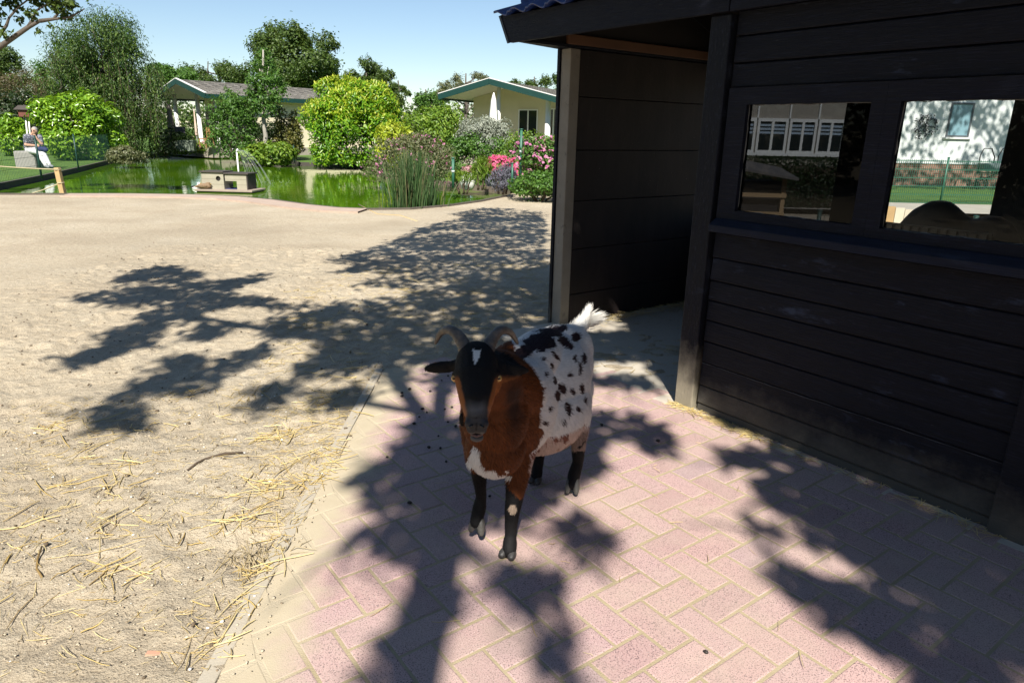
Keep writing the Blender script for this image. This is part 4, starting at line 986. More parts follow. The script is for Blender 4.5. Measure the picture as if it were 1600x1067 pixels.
bush('grey_shrub', 'low grey green shrub row along the left bank fence', (c[0], 27.2, c[2]), (r[0], .7, r[2] * .9), M['leaf_grey'], 2600, .12, .06, lumps=16, seed=18)
# shrubs in front of the second bungalow
c, r = hbush(612, 742, 156, 250, 28)
bush('green_shrub', 'broad light green shrub between the yellow laurel and the right bungalow', c, r, M['leaf_lime'], 7000, .13, .07, lumps=30, k=.28, seed=19)
c, r = hbush(585, 645, 186, 250, 26)
bush('yellow_shrub', 'yellow leaved shrub in front of the laurel on the right', c, r, M['laurel_new'], 2400, .15, .07, lumps=16, seed=20)
c, r = hbush(690, 800, 205, 266, 24)
bush('clipped_hedge', 'dark green hedge under the silver bush', c, (r[0], .8, r[2]), M['leaf_mid'], 4200, .10, .06, 'hedge', lumps=18, seed=22)
c, r = hbush(708, 810, 179, 248, 24.8)
bush('silver_bush', 'silvery grey rounded bush in front of the right bungalow', c, r, M['leaf_silver'], 11000, .10, .035, lumps=26, k=.3, seed=23, axis_up=.6)
c, r = hbush(772, 905, 207, 262, 22.5)
bush('box_hedge', 'fresh green clipped hedge below the white railing', c, (r[0], .7, r[2]), M['leaf_lime'], 4600, .08, .05, 'hedge', lumps=20, seed=24)
c, r = hbush(566, 722, 208, 284, 19.6)
bush('rose_bush', 'wide arching shrub covered in small pink flowers behind the reeds', (c[0], c[1], c[2]), (r[0], 1.1, r[2]), M['leaf_grey'], 6800, .085, .035, lumps=36, k=.28, seed=25, base=-.05, rnd=1.0, flowers=(M['pink'], 120, .05))
c, r = hbush(800, 905, 214, 276, 17.8)
bush('rhododendron', 'rhododendron with large pink flower heads beside the shed', c, (r[0], .8, r[2]), M['leaf_mid'], 3800, .11, .045, lumps=20, seed=26, flowers=(M['pink'], 210, .085))
c, r = hbush(752, 812, 244, 274, 19.5)
bush('azalea', 'low shrub covered in bright crimson flowers', c, (r[0], .5, r[2]), M['leaf_lime'], 1300, .08, .03, lumps=12, seed=27, flowers=(M['crimson'], 420, .075))
c, r = hbush(764, 806, 254, 296, 17.2)
bush('lavender', 'grey violet lavender clump at the garden edge', c, (r[0], .35, r[2]), M['lav'], 2400, .10, .018, lumps=14, seed=28, axis_up=1.2)
c, r = hbush(788, 905, 268, 304, 16.3)
bush('ground_cover', 'fresh green leafy ground cover spilling onto the sand by the shed', c, (r[0], .7, r[2]), M['leaf_mid'], 3600, .075, .05, 'ground cover', lumps=26, k=.3, seed=29, base=.0)
c, r = hbush(735, 770, 246, 285, 18.4)
bush('grass_tuft', 'pale green grassy clump beside the crimson flowers', c, (r[0], .3, r[2]), M['leaf_lime'], 900, .16, .02, 'plant', lumps=8, seed=30, axis_up=1.5)
c, r = hbush(700, 745, 262, 290, 17.6)
bush('grass_tuft', 'low tuft of fresh grass behind the short green post', c, (r[0], .5, r[2] * .6), M['leaf_lime'], 700, .14, .02, 'plant', lumps=8, seed=31, axis_up=1.5, base=.05)
pp = A(731, 262, 18.5); t = thing('white_pot', (pp.x, pp.y, LZ), 'small round white garden ornament behind the short green post', 'pot')
MB().tube([(0, 0, 0), (0, 0, .05), (0, 0, .25), (0, 0, .42), (0, 0, .44)], [.12, .16, .24, .16, .14], 14).build('bowl', M['white'], t, True)
foliage('flowers', [(pp.x, pp.y, LZ + .52, .18, .18, .1)], 90, .09, .05, M['paleblossom'], t)
# reeds standing in the water
t = thing('reed_clump', (-2.15, 14.5, -.13), 'tall green reed clump standing in the near edge of the pond', 'reeds')
n = 460; rp = np.stack([rng.normal(-2.16, .24, n), rng.normal(14.75, .26, n), np.full(n, -.3)], 1); lean = rng.normal(0, .13, (n, 2)) + (rp[:, :2] - np.array([-2.16, 14.75])) * .22
hh = rng.uniform(.35, 1.30, n) * np.clip(1.12 - np.abs(rp[:, 0] + 2.16) * .55, .3, 1); V = []
s_ = unit(n); s_[:, 2] = 0; s_ /= np.linalg.norm(s_, axis=1)[:, None]
for j, (f_, w_) in enumerate(((0, .012), (.4, .012), (.75, .008), (1, .0015))):
    cpt = rp + np.concatenate([lean * (f_ ** 1.8) * hh[:, None] * 1.2, (.3 + hh[:, None]) * f_ - (f_ ** 3) * np.abs(lean).sum(1)[:, None] * .35], 1); V += [cpt - s_ * w_, cpt + s_ * w_]
V = np.stack(V, 1).reshape(-1, 3); q = np.array([[0, 1, 3, 2], [2, 3, 5, 4], [4, 5, 7, 6]]); F = (np.arange(n)[:, None, None] * 8 + q[None]).reshape(-1, 4)
link('blades', npmesh('blades', V, F), leafmat('reed', [(0, (.035, .085, .025)), (.5, (.055, .115, .035)), (.85, (.10, .15, .06)), (1, (.36, .30, .16))], .5, .3), t, world=True)
# overhanging tree, top left
tb = G(-420, 330, 0); lt = lambda x, y, d=15: A(x, y, d)
ob = []
for (px, py, rad) in ((20, 8, 12), (60, 2, 14), (95, 12, 12), (104, 26, 7), (48, 22, 8), (85, 0, 12), (30, 30, 6), (60, 50, 4), (8, 52, 6), (80, 40, 4), (-20, 20, 20), (-60, 10, 30), (-90, 60, 30), (110, 2, 8), (20, -30, 25), (70, -30, 22), (-40, -50, 40), (110, 5, 8), (140, -12, 9)): 
    p = lt(px, py, 15 + random.uniform(-.5, .5)); q = rad * 15 / 1067; ob.append((p.x, p.y, p.z, q, q, q * .8))
t = thing('overhanging_tree', (tb.x, 14.8, 0), 'tree at the left edge whose leafy branch hangs into the top left corner', 'tree')
foliage('crown', ob, 4300, .11, .065, leafmat('overhang_leaf', [(0, (.045, .08, .015)), (.5, (.075, .125, .022)), (1, (.13, .18, .03))]), t, shell=.1, rnd=1)
mb = MB(); limb(mb, (tb.x, 14.8, -.1), lt(-300, 150), .22, .14, .03, 6, 10); mb.tube([lt(-300, 150), lt(-220, 140), lt(-140, 120)], [.14, .1, .075], 8)
for pth in ([(-140, 120), (-60, 95), (0, 73), (45, 42), (62, 33), (110, 27), (132, 14)], [(-60, 95), (-5, 62), (10, 40), (14, 28), (30, 10), (60, -12)], [(45, 42), (52, 30), (55, 18), (80, 2)], [(-140, 120), (-110, 20), (-60, -40)], [(62, 33), (84, 30), (90, 22), (104, 10)]):
    mb.tube([lt(*q) for q in pth], list(np.linspace(.075 if pth[0][0] < -100 else .042, .010, len(pth))), 7)
mb.build('trunk', M['bark'], t, True, world=True)

# ================================================================== FENCES, POSTS, ROPE
lf = [xy(px, py, .12) for (px, py) in ((-90, 300), (-10, 287), (64, 272.5), (122, 260.5), (178, 246.5))]
mesh_fence('mesh_fence', lf, 1.0, .10, 'dark green wire fence on the left bank in front of the seated person', M['darkgreen'], step=.11, rows=.24, wire=.004)
ff = [xy(px, py, .12) for (px, py) in ((235, 239.5), (305, 238), (372, 241.5), (460, 250))]
mesh_fence('mesh_fence', ff, .62, .08, 'low dark wire fence along the far bank below the left bungalow', M['darkgreen'], step=.16, rows=.2, wire=.006)
for (px, yt, yb, Y, r_, lab) in ((813, 203, 278, 17.4, .035, 'tall green metal post in the flower bed near the shed'), (708, 248, 287, 16.9, .035, 'short green post at the water edge right of the reeds'), (800, 256, 290, 16.9, .025, 'thin green post behind the lavender')):
    a, b = A(px, yt, Y), A(px, yb, Y); t = thing('fence_post', (b.x, Y, b.z - .1), lab, 'post'); o = MB().tube([(0, 0, 0), (0, 0, a.z - b.z + .1)], r_, 10).build('pole', M['greenwire'], t, True)
    MB().tube([(0, 0, a.z - b.z + .1), (0, 0, a.z - b.z + .125)], r_ * 1.3, 10).build('cap', M['greenwire'], t, True)
    if r_ == .035: MB().tube([(0, 0, (a.z - b.z) * .62), (0, 0, (a.z - b.z) * .62 + .05)], r_ * 1.25, 10).build('clamp', simple('clamp%d' % px, (.4, .45, .42), .5), t, True)
a = G(99, 302.5, 0); top = A(89, 262, a.y - .0)
t = thing('rope_post', (a.x, a.y, 0), 'leaning pale wooden post holding two ropes at the left pond edge', 'post')
mb = MB().bar((a.x, a.y, -.15), tuple(top), .105, .105, (0, 1, 0)); mb.build('stake', simple('pale_stake', (.40, .28, .13), .7, .25, 8, .3), t, world=True, bevel=.01)
M['rope'] = simple('rope', (.42, .36, .22), .8, .2)
for (f_, lab, sag) in ((.93, 'upper pale rope running left from the leaning wooden post', .05), (.42, 'lower sagging rope running left from the leaning wooden post', .36)):
    s_ = a.lerp(top, f_); e = A(-130, 245 if f_ > .5 else 285, a.y + .6); pts = []
    for i in range(15):
        q = i / 14; p = s_.lerp(e, q); p.z -= sag * 4 * q * (1 - q); pts.append(p)
    mb = MB().tube([s_ + Vector((.06 * math.cos(k_), .07 * math.sin(k_), 0)) for k_ in np.linspace(0, 6.28, 13)] , .012, 6).tube(pts, .013, 6); tag(mb.build('rope', M['rope'], None, True), lab, 'rope')

# ================================================================== DUCK HOUSE, FOUNTAIN, DUCKS
dp = A(356, 289, 18.0); DRZ = R(-4)
t = thing('duck_house', (dp.x, 18.1, -.185), 'pale wooden duck house on a floating platform in the pond', 'duck house', rz=DRZ)
k = N('duck_boards'); v = k.coord()
zz = k.sep(v)[2]; gr = k.math('FRACT', k.math('MULTIPLY', zz, 7.5))
k.p(Base__Color=k.mix(k.ramp(gr, [(.0, .8), (.06, 0), (.94, 0), (1, .8)]), k.mix(k.noise(5, 5), (.26, .235, .175), (.39, .36, .275)), (.10, .085, .06)), Roughness=.8); M['duckwood'] = k.m
M['duckroof'] = simple('duck_roof', (.055, .045, .038), .8, .3)
MB().box(-.74, .78, -.42, .42, .10, .15).build('platform', simple('platform_wood', (.30, .24, .19), .8, .3), t, bevel=.01)
MB().box(-.70, .74, -.38, .38, -.1, .0995).build('float', simple('float_block', (.12, .10, .08), .9), t)
mb = MB()
# nesting box on the left with a round hole in its front, shelter on the right with an open arch
n = 20; rad = .062; hx, hz = -.16, .415; x0, x1, z0, z1 = -.60, -.02, .15, .56
ring = [(hx + rad * math.cos(2 * math.pi * i / n + math.pi / n), hz + rad * math.sin(2 * math.pi * i / n + math.pi / n)) for i in range(n)]
outer = [(x1 if c_ > .7 else x0 if c_ < -.7 else hx + c_ * .01, 0) for c_ in (1,)]
sq = [(x1, hz)] + [(x1, z1), (hx, z1), (x0, z1), (x0, hz), (x0, z0), (hx, z0), (x1, z0)]
fv = [(p[0], -.25, p[1]) for p in sq] + [(p[0], -.25, p[1]) for p in ring]
fs = []
tri = tessellate_polygon([[Vector((p[0], p[1], 0)) for p in sq], [Vector((p[0], p[1], 0)) for p in reversed(ring)]])
order = list(range(8)) + [8 + i for i in reversed(range(n))]
for q in tri: fs.append(tuple(order[i] for i in q))
mb.add(fv, fs)
mb.box(x0, x0 + .02, -.249, .25, z0, z1).box(x1 - .02, x1, -.249, .25, z0, z1).box(x0 + .02, x1 - .02, .23, .25, z0, z1)
mb.build('nest_box', M['duckwood'], t)
MB().box(x0 + .025, x1 - .025, -.20, .22, z0, z1 - .02).build('dark_interior', M['dark_inside'], t)
MB().box(x0 - .04, x1 + .015, -.29, .29, z1, z1 + .035).build('roof', M['duckroof'], t, bevel=.004)
mb = MB(); x0, x1, z1 = .02, .60, .53
mb.box(x0, x1 - .02, -.25, -.23, .36, z1).box(x1 - .28, x1 - .02, -.25, -.23, .15, .3599)
mb.build('front_boards', M['duckwood'], t); MB().box(x0, x1 - .02, .23, .25, .36, z1).build('back_boards', M['duckwood'], t); MB().box(x1 - .02, x1 + .01, -.255, .255, .15, z1).build('end_board', M['duckroof'], t)  # end board coloured dark for the side turned from the sun
MB().box(x0 - .02, x1 + .05, -.29, .29, z1, z1 + .035).build('roof', M['duckroof'], t, bevel=.004)
MB().box(-.02, .34, -.2, .2, .151, .158).build('floor_mat', simple('blue_mat', (.03, .035, .14), .7), t)
# sleeping duck
M['duck'] = simple('duck_feathers', (.20, .13, .075), .8, .7, 30)
t = thing('duck', tuple(t.matrix_basis @ Vector((-.50, -.34, .15))), 'brown mottled duck sleeping on the platform edge', 'duck', rz=.1)
mb = MB().ell((0, 0, .07), (.17, .085, .075)).ell((-.14, 0, .06), (.09, .05, .04)).ell((.08, 0, .12), (.055, .05, .05)).ell((.12, .0, .14), (.04, .035, .036)).ell((-.21, 0, .055), (.05, .035, .014))
link('body', remeshed(mb, 'duck_body', .01, 4), M['duck'], t, True); MB().tube([(.14, 0, .13), (.185, 0, .12)], [.016, .008], 6).build('bill', simple('bill', (.35, .22, .05), .5), t, True)
for s_ in (-1, 1): MB().ell((-.03, s_ * .07, .085), (.13, .025, .05), nu=12, nv=8).build('wing', M['duck'], t, True)
wp_ = A(306, 283, 18.6)
t = thing('white_duck', (wp_.x - .02, wp_.y, -.13), 'small white and black duck swimming left of the platform', 'duck')
mb = MB().ell((0, 0, .05), (.11, .06, .055)).ell((.07, 0, .12), (.035, .03, .05)).ell((.09, 0, .17), (.04, .03, .032)); link('body', remeshed(mb, 'w_body', .01, 4), M['white'], t, True)
MB().ell((-.05, 0, .075), (.075, .05, .035)).build('wing', M['iron'], t, True); MB().tube([(.12, 0, .17), (.16, 0, .163)], [.012, .007], 6).build('bill', simple('bill_o', (.5, .25, .04), .5), t, True)
# fountain pipe and water fan
fp2 = A(372, 262, 21.0); ft = A(371, 237, 21.0)
t = thing('fountain', (fp2.x, 21.0, -.13), 'white fountain pipe with an arc of water falling to its right', 'fountain')
MB().tube([(0, 0, -.3), (0, 0, ft.z + .13)], .022, 10).build('pipe', M['white'], t, True)
MB().tube([(0, 0, ft.z + .12), (.02, 0, ft.z + .17), (.05, 0, ft.z + .19)], [.03, .03, .035], 10).build('nozzle', M['white'], t, True)
k = N('spray'); k.n.remove(k.bsdf)
tr = k.node('ShaderNodeBsdfTransparent'); df = k.node('ShaderNodeBsdfPrincipled', Roughness=.1); k.set(df.inputs['Base Color'], (.75, .80, .82)); ms = k.node('ShaderNodeMixShader'); k.set(ms.inputs[0], .07)
k.l.new(tr.outputs[0], ms.inputs[1]); k.l.new(df.outputs[0], ms.inputs[2]); k.l.new(ms.outputs[0], k.out.inputs[0]); M['spray'] = k.m
mb = MB(); h0 = ft.z + .15
for i in range(16):
    a_ = random.uniform(-.85, .35) + (-.15); vx = random.uniform(.85, 1.35); tf = (random.uniform(.12, .45) + math.sqrt(.16 + 2 * 9.8 * h0)) / 9.8
    vz = random.uniform(.2, .7); tf = (vz + math.sqrt(vz * vz + 2 * 9.8 * h0)) / 9.8
    pts = [(vx * 1.5 * q * tf * math.cos(a_), vx * 1.2 * q * tf * math.sin(a_), h0 + vz * q * tf - 4.9 * (q * tf) ** 2) for q in np.linspace(0, 1, 12)]
    mb.tube(pts, list(np.linspace(.003, .009, 12)), 4)
for i in range(40):
    mb.ell((random.uniform(.6, 1.5), random.gauss(0, .3), random.uniform(0, .12)), (.014, .014, .014), nu=5, nv=3)
mb.build('water_spray', M['spray'], t, True)['kind'] = 'stuff'

# ================================================================== PERSON ON THE STONE BLOCK
PY = G(88, 262, .08).y
def J(px, py, dy=0): return A(px, py, PY + dy)
def cap(mb, p, q, r0, r1, n=12):
    p = Vector(p); q = Vector(q); L = (q - p).length; k_ = max(2, int(L / (min(r0, r1) * .8)) + 1)
    mb.tube([p.lerp(q, i / k_) for i in range(k_ + 1)], [r0 + (r1 - r0) * i / k_ for i in range(k_ + 1)], n)
    mb.ell(p, (r0 * 1.0,) * 3, nu=n, nv=8); mb.ell(q, (r1 * 1.0,) * 3, nu=n, nv=8)
def chain(mb, pts, rad, n=12):
    for i in range(len(pts) - 1): cap(mb, pts[i], pts[i + 1], rad[i], rad[i + 1], n)
st = J(50, 262, .25); t = thing('stone_block', (st.x, st.y, .08), 'grey stone block used as a seat on the lawn behind the wire fence', 'stone')
zt = J(48, 236, .25).z - .08
mb = MB().box(-.36, .34, -.3, .3, -.05, zt); mb.build('block', simple('granite', (.26, .25, .23), .85, .25, 20, .3), t, bevel=.05)
pr = J(46, 236, 0)
person = thing('person', (pr.x, pr.y + .2, .08), 'seated person in dark patterned shirt and white trousers, chin on hand', 'person')
mb = MB(); pel = J(46, 232, .2); che = J(48, 217, .12); nek = J(51, 209.5, .06); hd = J(53.5, 204.5, .0)
chain(mb, [pel, che], [.15, .155]); cap(mb, che, J(50, 212, .1), .13, .09); cap(mb, nek, hd, .05, .055)
mb.ell(hd, (.078, .095, .115)); mb.ell(hd + Vector((.012, -.085, -.02)), (.02, .03, .03)); mb.ell(hd + Vector((0, -.045, -.06)), (.05, .05, .05))
for s_ in (-1, 1): mb.ell(hd + Vector((s_ * .078, .0, -.01)), (.012, .02, .032))
armA = [J(62, 213.5, .1), J(65.5, 226, -.08), J(56, 214.5, -.16)]; armB = [J(40, 213.5, .1), J(40, 226.5, -.05), J(57, 227.5, -.24)]
legA = [J(50, 233, .12), J(66, 236.5, -.38), J(77, 257, -.50)]; legB = [J(45, 234, .12), J(60, 238, -.36), J(71, 258, -.42)]
for a_ in (armA, armB): chain(mb, a_, [.058, .045, .030])
for l_ in (legA, legB): chain(mb, l_, [.10, .068, .042])
for hnd, d in ((armA[2], Vector((-.3, -.1, .55))), (armB[2], Vector((.8, -.1, -.05)))):
    d.normalize(); s_ = d.cross(Vector((0, 1, 0))).normalized(); mb.ell(hnd + d * .04, (.042, .03, .042))
    for i in range(4): cap(mb, hnd + d * .06 + s_ * (.018 * (i - 1.5)), hnd + d * (.115 - abs(i - 1.3) * .012) + s_ * (.02 * (i - 1.5)) + Vector((0, -.02, 0)), .0095, .008, 6)
    cap(mb, hnd + d * .02 + s_ * .035, hnd + d * .07 + s_ * .055, .010, .008, 6)
for l_ in (legA, legB): cap(mb, l_[2] + Vector((0, 0, -.03)), l_[2] + Vector((.14, -.10, -.05)), .04, .035)
link('body', remeshed(mb, 'person_body', .011, 3), simple('skin', (.52, .30, .21), .6, .08), person, True, world=True)
k = N('patterned_shirt'); f = k.voro(26); k.p(Base__Color=k.ramp(f, [(.25, (.40, .40, .43)), (.42, (.055, .06, .085))]), Roughness=.85); M['shirt'] = k.m
mb = MB(); chain(mb, [pel + Vector((0, 0, .03)), che], [.17, .175]); cap(mb, che, J(50, 213, .1), .15, .10)
for a_ in (armA, armB): cap(mb, a_[0], a_[0].lerp(a_[1], .72), .082, .066); cap(mb, J(50, 213, .1), a_[0], .09, .08)
link('shirt', remeshed(mb, 'shirt', .014, 3), M['shirt'], person, True, world=True)
mb = MB()
for l_ in (legA, legB): chain(mb, l_, [.122, .085, .058]); cap(mb, pel + Vector((0, 0, -.05)), l_[0], .15, .12)
link('trousers', remeshed(mb, 'trousers', .014, 3), simple('white_denim', (.66, .66, .66), .85, .08), person, True, world=True)
mb = MB(); mb.ell(hd + Vector((0, .022, .035)), (.092, .098, .095)); mb.ell(hd + Vector((0, .06, -.02)), (.085, .06, .08))
link('hair', remeshed(mb, 'hair', .012, 2), simple('grey_hair', (.30, .28, .27), .8, .4, 30), person, True, world=True)
for l_ in (legA, legB):
    mb = MB(); cap(mb, l_[2] + Vector((-.01, .01, -.035)), l_[2] + Vector((.17, -.12, -.055)), .05, .042); link('shoe', remeshed(mb, 'shoe', .012, 2), simple('grey_shoe', (.22, .23, .25), .7), person, True, world=True)
gm = MB()
for s_ in (-1, 1): gm.ell(hd + Vector((s_ * .032, -.090, .012)), (.026, .01, .02))
gm.build('glasses', simple('dark_lens', (.02, .02, .025), .2), person, True, world=True)
bagp = J(66, 233, -.42); t = thing('bag', bagp, 'dark blue bag resting on the lap of the seated person', 'bag')
mb = MB().ell((0, 0, 0), (.17, .09, .09)).ell((.08, 0, -.02), (.11, .08, .08)); link('pouch', remeshed(mb, 'bag', .014, 3), simple('navy_cloth', (.02, .03, .10), .8, .2), t, True)
MB().tube([(-.1, 0, .05), (-.05, .03, .14), (.05, .03, .14), (.1, 0, .05)], .012, 6).build('strap', simple('navy_strap', (.015, .02, .07), .8), t, True)
# bird house on a pale post
bp = J(45, 228, 6.5); a = A(39, 166, bp.y)
t = thing('bird_house', (bp.x, bp.y, .08), 'dark roofed bird house on twin pale poles behind the seated person', 'bird house')
for dx in (-.06, .06): MB().tube([(dx, 0, 0), (dx + a.x - bp.x, 0, a.z - .5)], .03, 8).build('pole', M['white'], t, True)
c_ = Vector((a.x - bp.x, 0, a.z - .35))
MB().box(c_.x - .22, c_.x + .22, -.18, .18, c_.z - .16, c_.z + .12).build('box', simple('red_brown_box', (.14, .045, .03), .7), t, bevel=.01)
mb = MB(); mb.add([(c_.x - .34, -.28, c_.z + .12), (c_.x + .34, -.28, c_.z + .12), (c_.x + .34, .28, c_.z + .12), (c_.x - .34, .28, c_.z + .12), (c_.x - .30, 0, c_.z + .30), (c_.x + .30, 0, c_.z + .30)], [(0,1,5,4), (2,3,4,5), (0,4,3), (1,2,5), (3,2,1,0)]); mb.build('roof', M['duckroof'], t)

# ================================================================== THE GOAT
goat = thing('goat', (.10, 2.50, 0), 'white goat with black spots, a red brown front and a black face with curved horns', 'goat')
gf = Vector((-.37, -.93, 0)).normalized(); gs = Vector((.93, -.37, 0)).normalized()
GR = Matrix((gf, gs, Vector((0, 0, 1)))).transposed()
mb = MB()
E_ = lambda c, r: mb.ell(c, r, GR, 24, 16)
E_((.135, 2.64, .520), (.26, .185, .215)); E_((.02, 2.36, .535), (.21, .148, .21)); E_((.200, 2.79, .535), (.18, .150, .185))
E_((.00, 2.33, .665), (.15, .085, .118)); E_((.12, 2.60, .432), (.25, .205, .188)); E_((.09, 2.52, .66), (.26, .10, .105))
E_((-.05, 2.21, .44), (.11, .105, .12)); E_((-.055, 2.18, .57), (.10, .120, .15)); E_((.25, 2.82, .60), (.12, .10, .115))
chain(mb, [(.0, 2.29, .62), (-.06, 2.16, .70), (-.105, 2.085, .755)], [.135, .108, .078], 16)
# head
chain(mb, [(-.112, 2.065, .795), (-.110, 2.02, .762), (-.106, 1.965, .718), (-.102, 1.92, .678), (-.101, 1.907, .660)], [.068, .069, .056, .037, .031], 16)
chain(mb, [(-.110, 2.05, .735), (-.106, 1.985, .675), (-.102, 1.935, .628)], [.058, .046, .025], 14)
for s_ in (-1, 1): mb.ell((-.101 + s_ * .0145, 1.893, .643), (.0175, .016, .0155))
mb.ell((-.1015, 1.911, .607), (.0225, .021, .0125)); mb.ell((-.112, 2.07, .835), (.046, .045, .03))
for s_, e in ((-1, Vector((-.166, 2.035, .760))), (1, Vector((-.052, 2.038, .762)))):
    mb.ell(e, (.024, .026, .021)); mb.ell(e + Vector((-s_ * .004, -.010, .016)), (.022, .022, .010))
    mb.ell(Vector((-.101 + s_ * .021, 1.893, .662)), (.017, .018, .015))
ear = Matrix.Rotation(R(8), 3, 'Y')
mb.ell((-.218, 2.085, .772), (.068, .012, .021), Matrix.Rotation(R(-7), 3, 'Y')); mb.ell((-.172, 2.08, .782), (.035, .016, .019))
mb.ell((-.002, 2.105, .765), (.064, .012, .0195), Matrix.Rotation(R(7), 3, 'Y')); mb.ell((-.050, 2.085, .781), (.035, .016, .019))
mb.ell(A(721, 655, 2.06), (.0085, .009, .026))                                  # throat wattle
# legs
chain(mb, [(.052, 2.31, .50), (.035, 2.255, .345), (.018, 2.21, .205), (.014, 2.203, .185), (.010, 2.195, .09), (.008, 2.188, .055), (.006, 2.172, .032)], [.078, .047, .031, .029, .0205, .027, .027], 14)
kn = A(746, 722, 2.215); cn = A(752, 775, 2.265); fe = A(749, 793, 2.262); ho = A(744, 815, 2.245)
chain(mb, [(-.115, 2.30, .47), (-.118, 2.25, .36), tuple(kn), tuple(cn), tuple(fe), tuple(ho)], [.070, .042, .029, .020, .026, .024], 14)
sf = A(904, 692, 2.66); hk = A(903, 722, 2.66); hf = A(897, 742, 2.645); hh_ = A(894, 757, 2.625)
chain(mb, [(.258, 2.75, .45), (.282, 2.70, .36), tuple(sf), tuple(hk), tuple(hf), tuple(hh_)], [.098, .064, .034, .024, .028, .025], 14)
chain(mb, [(.13, 2.80, .42), (.125, 2.76, .28), (.135, 2.80, .20), (.125, 2.755, .08), (.12, 2.735, .045)], [.11, .06, .034, .026, .028], 14)
chain(mb, [(.285, 2.885, .675), (.318, 2.915, .715), (.335, 2.925, .765)], [.040, .026, .012], 10)
gme = remeshed(mb, 'goat_body', .0052, 5)
nv_ = len(gme.vertices); co = np.empty(nv_ * 3, np.float32); gme.vertices.foreach_get('co', co); co = co.reshape(-1, 3)
def topx(P):
    q = P - np.array([0, 0, CAM_H]); r_, u_, f_ = np.array(_rt), np.array(_up), np.array(_fwd); d = q @ f_
    return 800 + FPX * (q @ r_) / d, 533.5 - FPX * (q @ u_) / d
def inpoly(poly, x, y):
    c_ = np.zeros(len(x), bool); n = len(poly)
    for i in range(n):
        x0, y0 = poly[i]; x1, y1 = poly[i - 1]
        if y0 == y1: continue
        c_ ^= ((y0 > y) != (y1 > y)) & (x < (x1 - x0) * (y - y0) / (y1 - y0) + x0)
    return c_
BROWN, DBROWN, BLACK, WHITE, PINKW = (.105, .030, .0075), (.035, .013, .007), (.0055, .005, .0055), (.70, .68, .66), (.50, .38, .33)
WPOLY = [(780, 470), (800, 540), (813, 579), (826, 590), (842, 600), (850, 612), (845, 632), (837, 650), (831, 663), (846, 672), (843, 692), (829, 712), (824, 740), (1000, 760), (1000, 470)]
DORS = [(786, 572), (806, 545), (832, 522), (856, 510), (884, 508), (884, 520), (862, 530), (870, 541), (848, 550), (832, 548), (818, 568), (806, 584)]
CHEST = [(737, 697), (750, 702), (749, 718), (757, 733), (775, 741), (793, 738), (795, 750), (768, 756), (750, 748), (742, 735), (731, 732), (735, 712)]
SPOT = [(882, 536, 9, 11, .5), (899, 527, 8, 6, .2), (868, 556, 4, 8, .7), (877, 606, 6, 9, .3), (866, 594, 4, 6, 0), (893, 610, 4, 7, .3), (908, 606, 4, 10, .2), (871, 618, 5, 10, .2), (887, 640, 5, 11, .1), (905, 575, 3, 12, 0), (912, 560, 4, 8, 0), (852, 586, 3, 5, .4), (860, 640, 3, 5, 0), (897, 560, 3, 6, .3), (850, 660, 4, 4, 0), (890, 585, 3, 4, 0), (846, 560, 4, 4, .2), (862, 572, 3, 5, .2), (902, 640, 3, 6, 0), (880, 660, 3, 5, 0), (915, 625, 3, 6, 0), (840, 628, 2.5, 9, -.2)]
STAR = [(738, 546), (752, 546), (750, 554), (747, 562), (742, 571), (740, 560)]
rg = np.random.default_rng(99)
